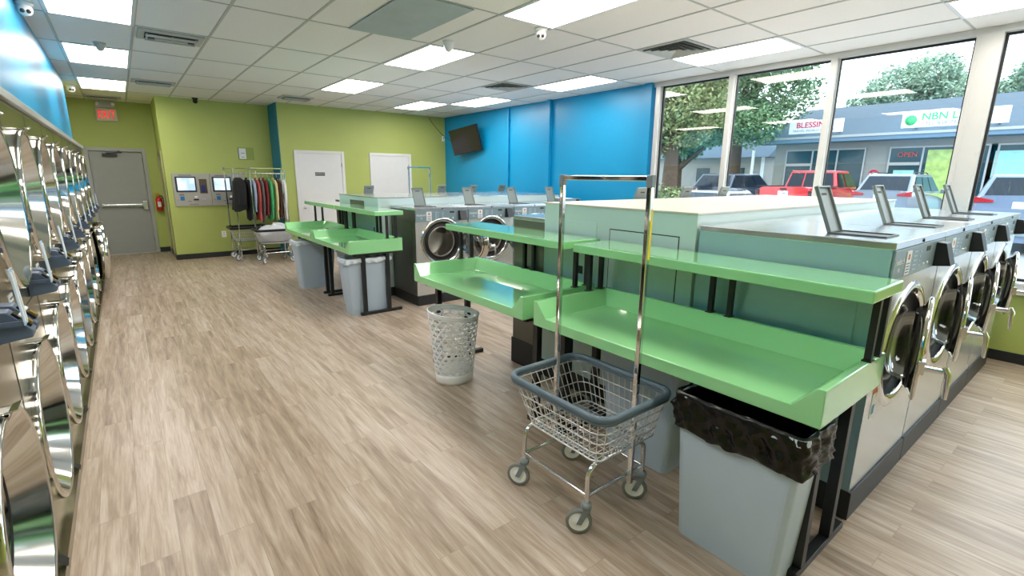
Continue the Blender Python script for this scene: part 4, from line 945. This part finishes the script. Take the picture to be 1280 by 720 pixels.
# strip of shops across the lot
BX = 26.0
t = thing('shop_building', 'low grey block shop row with shingled roof across the parking lot', 'building', (0, 0, 0))
zb = 0.1; ze = 3.55; y0b, y1b = -14.0, 11.75
opens = [(10.9, 7.85, 'w'), (6.95, 4.75, 'w'), (4.15, 2.9, 'w')]
m = MB(); m.box(BX, y0b, zb, BX + 7, y1b, ze, M['block'])
m.build('wall', None, t)
m = MB(); m.prism([(BX - 0.9, y0b - .3, ze - 0.02), (BX + 4.5, y0b - .3, ze + 1.85), (BX + 9.9, y0b - .3, ze - 0.02)], (0, y1b - y0b + .9, 0)); m.build('roof', M['shingle'], t)
m = MB(); m.box(BX - 0.95, y0b - .3, ze - 0.22, BX + 0.0, y1b + .6, ze - 0.02); m.build('fascia', M['bluegrey'], t)
m = MB(); m.box(BX - 0.99, y0b - .3, ze - 0.06, BX - 0.94, y1b + .6, ze + 0.04); m.build('gutter', M['frame_grey'], t)
def shopwin(y1, y0, z0, z1, parts, posters=()):
    m = MB(); m.box(BX - 0.04, y0, z0, BX - 0.01, y1, z1); wn_ = m.build('window', M['shop_glass'], t)
    m = MB(); f = 0.06
    m.box(BX - 0.08, y0, z1 - f, BX, y1, z1).box(BX - 0.08, y0, z0, BX, y1, z0 + f)
    for q in parts: m.box(BX - 0.081, q - f / 2, z0, BX, q + f / 2, z1)
    m.build('frame', M['frame_grey'], wn_)
    for (a, b, c, d_, mt) in posters:
        m = MB(); m.box(BX - 0.055, b, c, BX - 0.045, a, d_); m.build('poster', M[mt], wn_)
shopwin(11.2, 7.85, 0.15, 3.06, (11.17, 10.0, 8.95, 7.88))
shopwin(7.0, 3.6, 0.15, 3.06, (6.97, 5.85, 4.75, 3.63), ((6.75, 6.05, 0.9, 2.1, 'poster_b'), (5.7, 4.95, 0.6, 2.9, 'poster_a')))
shopwin(3.9, 1.0, 0.15, 3.06, (3.87, 2.3, 1.03), ((3.7, 2.5, 0.6, 2.8, 'poster_b'),))
m = MB()
m.box(BX - 0.09, 5.9, 2.30, BX - 0.02, 6.95, 2.42).box(BX - 0.09, 10.0, 2.30, BX - 0.02, 11.2, 2.42); m.build('transom', M['frame_grey'], t)
m = MB(); m.lathe([(0.0, 0.03), (0.19, 0.03), (0.19, 0)], (BX, 7.45, 1.93), (-1, 0, 0), 24, M['sign_red']).box(BX - 0.036, 7.3, 1.88, BX - 0.03, 7.6, 1.98, M['paper']); m.build('round_notice', None, t)
text_mesh('open_sign', 'OPEN', 0.26, M['red_ink'], (BX - 0.10, 6.35, 2.72), (0, -1, 0), (0, 0, 1), t, 0.01)
m = MB(); m.tube([(BX - 0.3, 2.0, 0.1), (BX - 0.3, 2.0, 3.35)], 0.05, 8); m.build('downpipe', M['frame_grey'], t)
def shop_sign(y1, y0, z0, z1, label):
    X_ = BX - 0.95
    s = thing('shop_sign', label, 'sign', (0, 0, 0), 0, 'signs on the shop roof')
    m = MB(); m.box(X_ - 0.12, y0, z0, X_, y1, z1); m.build('sign_board', M['sign_white'], s, bevel=0.01)
    m = MB(); m.box(X_ - 0.0, y0 + 0.3, z0 + 0.05, X_ + 0.8, y0 + 0.36, z0 + 0.1).box(X_, y1 - 0.36, z0 + 0.05, X_ + 0.8, y1 - 0.3, z0 + 0.1); m.build('bracket', M['frame_grey'], s)
    return s, X_ - 0.125
s, X_ = shop_sign(10.78, 8.58, 3.72, 4.28, 'white roof sign with red lettering reading BLESSING')
text_mesh('lettering', 'BLESSING', 0.34, M['sign_red'], (X_, 9.75, 4.08), (0, -1, 0), (0, 0, 1), s, 0.01, bold=0.004)
text_mesh('small_lettering', 'TRAVEL WORLD CENTER', 0.15, M['sign_grey'], (X_, 9.75, 3.84), (0, -1, 0), (0, 0, 1), s, 0.01)
s, X_ = shop_sign(6.5, 3.4, 3.72, 4.30, 'white roof sign with green lettering beginning NBN')
text_mesh('lettering', 'NBN LIVE', 0.38, M['sign_green'], (X_, 5.88, 4.10), (0, -1, 0), (0, 0, 1), s, 0.01, 'LEFT', bold=0.004)
text_mesh('small_lettering', 'TEL 859-797-1', 0.20, M['sign_grey'], (X_, 5.75, 3.84), (0, -1, 0), (0, 0, 1), s, 0.01, 'LEFT')
m = MB(); m.lathe([(0, 0.02), (0.19, 0.02), (0.19, 0)], (X_ + 0.005, 6.2, 4.0), (-1, 0, 0), 24); m.build('round_emblem', M['sign_green'], s)

# vehicles -------------------------------------------------------------
def car_paint(name, col): return P(name, col, 0.3, coat=0.8)
M['car_glass'] = P('car_glass', (26, 34, 44), 0.08, spec=0.25)
def vehicle(name, label, cat, loc, W, L, prof_low, prof_top, paint, z_belt, rear_glass=True, kind='suv', grp=None, panes=None):
    """nose toward +X; origin at rear centre on the ground. prof_low: [(x, z_top)] shoulder line; prof_top: (x_r0,x_r1,x_f1,x_f0,z_roof)"""
    t = thing(name, label, cat, loc, 0, grp); hw_ = W / 2
    st = [0.0, 0.04, 0.25, 0.9, L * .35, L * .5, L * .65, L - 0.9, L - 0.25, L - 0.05, L]
    def top(x):
        for (a, za), (b, zb_) in zip(prof_low, prof_low[1:]):
            if a <= x <= b: return za + (zb_ - za) * (x - a) / (b - a + 1e-9)
        return prof_low[-1][1]
    m = MB(); rings = []
    for x in st:
        e = 1 - 0.16 * max(0, 1 - x / 0.25) ** 1.5 - 0.2 * max(0, 1 - (L - x) / 0.6) ** 1.5; z1 = top(x); h = hw_ * e
        pts = [(-h * .9, 0.28), (-h, 0.42), (-h * 1.0, 0.7), (-h * .985, z1 - 0.18), (-h * .93, z1 - 0.03), (-h * .80, z1), (0, z1 + 0.015)]
        pts = pts + [(-p[0], p[1]) for p in pts[-2::-1]]; rings.append([(x, p[0], p[1]) for p in pts])
    n = len(rings[0]); vs = [p for r_ in rings for p in r_]
    m.add(vs, [(i * n + k, i * n + (k + 1) % n, (i + 1) * n + (k + 1) % n, (i + 1) * n + k) for i in range(len(rings) - 1) for k in range(n)], None, True)
    m.add(rings[0], [tuple(range(n))]); m.add(rings[-1], [tuple(range(n))[::-1]])
    body = m.build('car_body', paint, t)
    xr0, xr1, xf1, xf0, zr = prof_top; hb, hr = hw_ * .90, hw_ * .74
    c = [(xr0, -hb, z_belt), (xr0, hb, z_belt), (xf0, hb, z_belt), (xf0, -hb, z_belt), (xr1, -hr, zr), (xr1, hr, zr), (xf1, hr, zr), (xf1, -hr, zr)]
    m = MB(); m.add(c, [(0, 1, 5, 4), (1, 2, 6, 5), (2, 3, 7, 6), (3, 0, 4, 7), (4, 5, 6, 7)]); m.build('cabin', paint, t, bevel=0.06, seg=3)
    def q(a, b, cc, d_, u0, u1, v0, v1, off):
        a, b, cc, d_ = map(Vector, (a, b, cc, d_)); nrm = (b - a).cross(d_ - a).normalized()
        f = lambda u, v: a.lerp(b, u).lerp(d_.lerp(cc, u), v) + nrm * off
        return [f(u0, v0), f(u1, v0), f(u1, v1), f(u0, v1)]
    c = [Vector(p) for p in c]; gl = MB()
    def pane(i, j, k_, l, u0, u1, v0=.12, v1=.86):
        p = q(c[i], c[j], c[k_], c[l], u0, u1, v0, v1, 0.012); nrm = (p[1] - p[0]).cross(p[3] - p[0]).normalized()
        cen = (Vector(p[0]) + p[2]) / 2; mid = Vector(((xr0 + xf0) / 2, 0, (z_belt + zr) / 2))
        if nrm.dot(cen - mid) < 0: p = q(c[i], c[j], c[k_], c[l], u0, u1, v0, v1, -0.012); nrm = -nrm
        gl.prism(p, nrm * 0.006)
    for a, b in (panes or {}).get('rear', [(0.08, 0.92)]): pane(0, 1, 5, 4, a, b)
    for a, b in (panes or {}).get('side', [(0.06, 0.33), (0.36, 0.62), (0.65, 0.93)]):
        pane(1, 2, 6, 5, a, b); pane(3, 0, 4, 7, 1 - b, 1 - a)
    pane(2, 3, 7, 6, 0.08, 0.92)
    gl.build('window_glass', M['car_glass'], t)
    for x in (0.85, L - 0.85):
        for s_ in (-1, 1):
            m = MB(); m.lathe([(0, 0.0), (0.18, 0.0), (0.20, -0.02), (0.2, -0.02), (0.33, -0.01), (0.34, -0.05), (0.34, -0.20), (0.25, -0.22), (0, -0.22)], (x, s_ * (hw_ + 0.01), 0.34), (0, s_, 0), 28, M['rubber'])
            w_ = m.build('wheel', None, t)
            m = MB(); m.lathe([(0.0, 0.006), (0.06, 0.008), (0.19, 0.002)], (x, s_ * (hw_ + 0.012), 0.34), (0, s_, 0), 20); m.build('hubcap', M['steel'], w_)
    zl = top(0.0) - 0.16
    for s_ in (-1, 1):
        m = MB()
        if kind == 'truck': m.box(-0.03, s_ * hw_ * .88 - 0.07, zl - 0.32, 0.08, s_ * hw_ * .88 + 0.07, zl + 0.06)
        else: m.prism([(-0.03, s_ * hw_ * .94, zl - 0.02), (-0.03, s_ * hw_ * .94, zl + 0.14), (-0.03, s_ * hw_ * .52, zl + 0.06), (-0.03, s_ * hw_ * .52, zl)], (0.10, 0, 0))
        m.build('tail_light', M['tail_red'] if kind != 'truck' else P('smoked_tail_light', (66, 26, 32), 0.25), t, bevel=0.01)
        m = MB(); m.obox((xf0 - 0.45, s_ * (hw_ + 0.08), z_belt + 0.06), (0.05, 0, 0), (0, 0.09, 0), (0, 0, 0.07)); m.build('side_mirror', paint if kind != 'truck' else M['black_plastic'], t, bevel=0.02)
    m = MB(); m.box(-0.015, -0.16, zl - 0.12, 0.03, 0.16, zl + 0.03); m.build('licence_plate', M['paper'], t)
    m = MB(); m.box(-0.05, -hw_ * .82, 0.42, 0.1, hw_ * .82, 0.58); m.build('rear_bumper', M['castor_grey'] if kind != 'truck' else M['steel'], t, bevel=0.02)
    return t
t = vehicle('pickup_truck', 'red pickup truck parked behind the slim window post', 'truck', (17.5, 7.5, 0.07), 1.95, 5.7, [(0, 1.36), (2.0, 1.36), (2.1, 1.30), (4.2, 1.26), (5.7, 1.12)], (2.05, 2.2, 3.45, 4.15, 1.93), car_paint('red_car_paint', (196, 16, 28)), 1.28, kind='truck', panes={'rear': [(0.05, 0.34), (0.37, 0.63), (0.66, 0.95)], 'side': [(0.10, 0.42), (0.48, 0.93)]})
m = MB(); m.lathe([(0, 0.02), (0.11, 0.018), (0.12, 0)], (0, 0, 0), (-1, 0, 0), 24); e_ = m.build('oval_badge', M['steel'], t); e_.location = (0.0, 0, 1.18); e_.scale = (1, 1, 0.45)
m = MB(); m.box(-0.02, -0.1, 1.27, 0.01, 0.1, 1.32); m.build('tailgate_latch', M['black_plastic'], t)
m = MB()
for s_ in (-1, 1): m.box(0.05, s_ * 0.9 - 0.06, 1.36, 2.05, s_ * 0.9 + 0.06, 1.39)
m.build('bed_rail', M['black_plastic'], t, bevel=0.01)
t = vehicle('suv', 'silver estate car with roof rails parked beside the red pickup truck', 'car', (18.5, 5.05, 0.08), 1.68, 4.6, [(0, 1.30), (1, 1.22), (3.3, 1.12), (4.6, 0.86)], (0.12, 0.75, 2.6, 3.6, 1.80), car_paint('silver_car_paint', (122, 128, 138)), 1.20, grp='silver cars')
m = MB()
for s_ in (-1, 1): m.tube([(0.8, s_ * 0.55, 1.80), (1.0, s_ * 0.55, 1.85), (2.3, s_ * 0.55, 1.85), (2.5, s_ * 0.55, 1.80)], 0.018, 6)
m.build('roof_rail', M['black_plastic'], t)
vehicle('hatchback', 'grey blue car parked at the right edge beyond the wide window post', 'car', (15.8, 1.62, 0.05), 1.85, 4.4, [(0, 1.32), (1, 1.25), (3.1, 1.14), (4.4, 0.86)], (0.08, 0.6, 2.5, 3.4, 1.80), car_paint('grey_blue_car_paint', (110, 122, 146)), 1.22)
vehicle('suv', 'dark navy SUV parked left of the red pickup truck', 'car', (19.0, 11.15, 0.1), 1.9, 4.8, [(0, 1.25), (1, 1.22), (3.5, 1.14), (4.8, 0.9)], (0.15, 0.75, 2.9, 3.8, 1.78), car_paint('navy_car_paint', (30, 42, 62)), 1.18)
vehicle('sedan', 'pale low car nearest the left window, only its roof showing', 'car', (11.6, 7.6, -0.05), 1.8, 4.5, [(0, 0.98), (1, 0.96), (3.3, 0.90), (4.5, 0.7)], (0.7, 1.35, 2.5, 3.3, 1.40), car_paint('pale_car_paint', (160, 168, 174)), 0.96)

# trees -----------------------------------------------------------------
def leaf_mat(name, a, b):
    m = P(name, a, 0.6); nt = m.node_tree; bs_ = nt.nodes['Principled BSDF']
    t_ = nt.nodes.new('ShaderNodeTexCoord'); n_ = nt.nodes.new('ShaderNodeTexNoise'); n_.inputs['Scale'].default_value = 1.3
    mx = nt.nodes.new('ShaderNodeMix'); mx.data_type = 'RGBA'; mx.inputs[6].default_value = lin(a); mx.inputs[7].default_value = lin(b)
    rp = nt.nodes.new('ShaderNodeValToRGB'); rp.color_ramp.elements[0].position = .38; rp.color_ramp.elements[1].position = .62
    nt.links.new(t_.outputs['Object'], n_.inputs['Vector']); nt.links.new(n_.outputs['Fac'], rp.inputs[0]); nt.links.new(rp.outputs[0], mx.inputs[0]); nt.links.new(mx.outputs[2], bs_.inputs['Base Color'])
    bs_.inputs['Subsurface Weight'].default_value = 0.0
    return m
M['leaf_a'] = leaf_mat('leaves_olive', (92, 112, 66), (156, 160, 106))
M['leaf_b'] = leaf_mat('leaves_green', (74, 112, 76), (124, 158, 112))
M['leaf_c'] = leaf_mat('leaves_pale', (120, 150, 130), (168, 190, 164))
def tree(name, label, loc, blobs, leaf, nleaf, size, trunk=None, seed=1):
    t = thing(name, label, 'tree' if trunk else 'bush', loc); rnd = random.Random(seed); m = MB(); vs = []; fs = []
    tot = sum(b[3] ** 2 for b in blobs)
    for (bx_, by_, bz_, br) in blobs:
        for k in range(int(nleaf * br ** 2 / tot)):
            d = Vector((rnd.gauss(0, 1), rnd.gauss(0, 1), rnd.gauss(0, 1))).normalized(); r_ = br * (rnd.uniform(0.55, 1.0) + 0.12 * math.sin(d.x * 9 + bx_) * math.sin(d.z * 8 + d.y * 7))
            c_ = Vector((bx_, by_, bz_)) + Vector((d.x * r_, d.y * r_, d.z * r_ * .85))
            u = Vector((rnd.gauss(0, 1), rnd.gauss(0, 1), rnd.gauss(0, .6))).normalized(); v_ = u.cross(Vector((rnd.gauss(0, 1), rnd.gauss(0, 1), rnd.gauss(0, 1)))).normalized()
            s_ = size * rnd.uniform(.6, 1.3); o_ = len(vs)
            vs += [c_ - u * s_, c_ - v_ * s_ * .5, c_ + u * s_, c_ + v_ * s_ * .5]; fs.append((o_, o_ + 1, o_ + 2, o_ + 3))
    m.add(vs, fs); m.build('foliage', leaf, t)
    if trunk:
        m = MB(); (r0_, hh) = trunk; m.tube([(0, 0, 0), (0.05, 0.05, hh * .5), (0, 0, hh)], [r0_ * 1.3, r0_, r0_ * .8], 12)
        for (bx_, by_, bz_, br) in blobs: m.tube([(0, 0, hh * .8), (bx_ * .5, by_ * .5, (hh + bz_) * .5), (bx_, by_, bz_)], [r0_ * .6, r0_ * .4, r0_ * .15], 8)
        m.build('trunk', M['bark'], t)
    else:
        m = MB()
        for k in range(5): m.tube([(0, 0, 0), (rnd.uniform(-.4, .4), rnd.uniform(-.4, .4), 0.7)], 0.03, 6)
        m.build('stem', M['bark'], t)
tree('leafy_tree', 'olive green tree with a thick trunk outside the leftmost window pane', (17.6, 12.0, 0.16), [(0, 0, 4.3, 1.9), (-.4, 1.2, 5.7, 1.9), (0, -.8, 6.3, 1.8), (-.5, 1.3, 3.2, 1.1), (-.3, .2, 7.3, 1.7)], M['leaf_a'], 36000, 0.085, (0.3, 2.9), 1)
tree('leafy_tree', 'broad dark green tree beyond the shop roof end, behind the second pane', (25.0, 13.3, 0.16), [(0, -1.0, 6.0, 2.6), (0, -1.8, 8.6, 2.5), (0, 1.6, 7.5, 2.8), (-1.5, -1.5, 4.0, 1.3), (0, 2.0, 4.8, 2.0), (0, -0.6, 9.9, 2.0), (-2.2, -2.2, 7.0, 1.5)], M['leaf_b'], 42000, 0.10, (0.34, 4.2), 2)
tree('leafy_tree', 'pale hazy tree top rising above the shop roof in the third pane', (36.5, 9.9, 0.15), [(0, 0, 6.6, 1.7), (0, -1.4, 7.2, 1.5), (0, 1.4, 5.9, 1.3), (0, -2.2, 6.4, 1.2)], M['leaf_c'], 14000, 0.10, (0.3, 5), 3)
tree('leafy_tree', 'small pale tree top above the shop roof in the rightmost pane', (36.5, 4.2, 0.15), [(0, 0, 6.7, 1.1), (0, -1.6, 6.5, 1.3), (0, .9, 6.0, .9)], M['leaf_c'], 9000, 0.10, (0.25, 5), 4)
tree('leafy_tree', 'dark low tree filling the gap between the trunks, before the white house', (29.5, 19.5, 0.15), [(0, 0, 4.2, 1.9), (0, -2.3, 4.8, 1.7), (0, 2.5, 4.5, 1.9), (0, -4.2, 5.0, 1.4)], M['leaf_b'], 16000, 0.12, (0.25, 2.6), 8)
tree('bush', 'low rounded bush beneath the olive tree', (15.8, 10.3, 0.0), [(0, 0, 0.75, .8), (-.2, 1.0, 0.8, .8), (.2, -.6, .55, .6)], M['leaf_a'], 4000, 0.07, None, 5)
# house far beyond the trees
t = thing('house', 'white house far beyond the trees and the navy SUV', 'house', (34.0, 20.5, 0.1))
m = MB(); m.box(0, -4.5, 0, 6, 4.5, 3.0); m.build('wall', M['block'], t)
m = MB(); m.prism([(-0.4, -4.9, 3.0), (3, -4.9, 5.0), (6.4, -4.9, 3.0)], (0, 9.8, 0)); m.build('roof', M['shingle'], t)
for y in (-3.2, -0.6, 2.2):
    m = MB(); m.box(-0.05, y, 1.0, 0.0, y + 1.0, 2.3); m.build('window', M['shop_glass'], t)
m = MB(); m.box(-0.05, -4.5, 0, 0, -4.3, 3).box(-0.05, 4.3, 0, 0, 4.5, 3); m.build('corner_board', M['paper'], t)
# pole beside the shops
t = thing('utility_pole', 'white pole standing left of the shop building corner', 'pole', (24.9, 12.3, 0.16))
m = MB(); m.tube([(0, 0, 0), (0, 0, 2.9)], 0.07, 10); m.build('shaft', M['paper'], t)
m = MB(); m.box(-0.1, -0.12, 0, 0.1, 0.12, 0.12); m.build('base', M['concrete'], t)

bpy.context.view_layer.update()
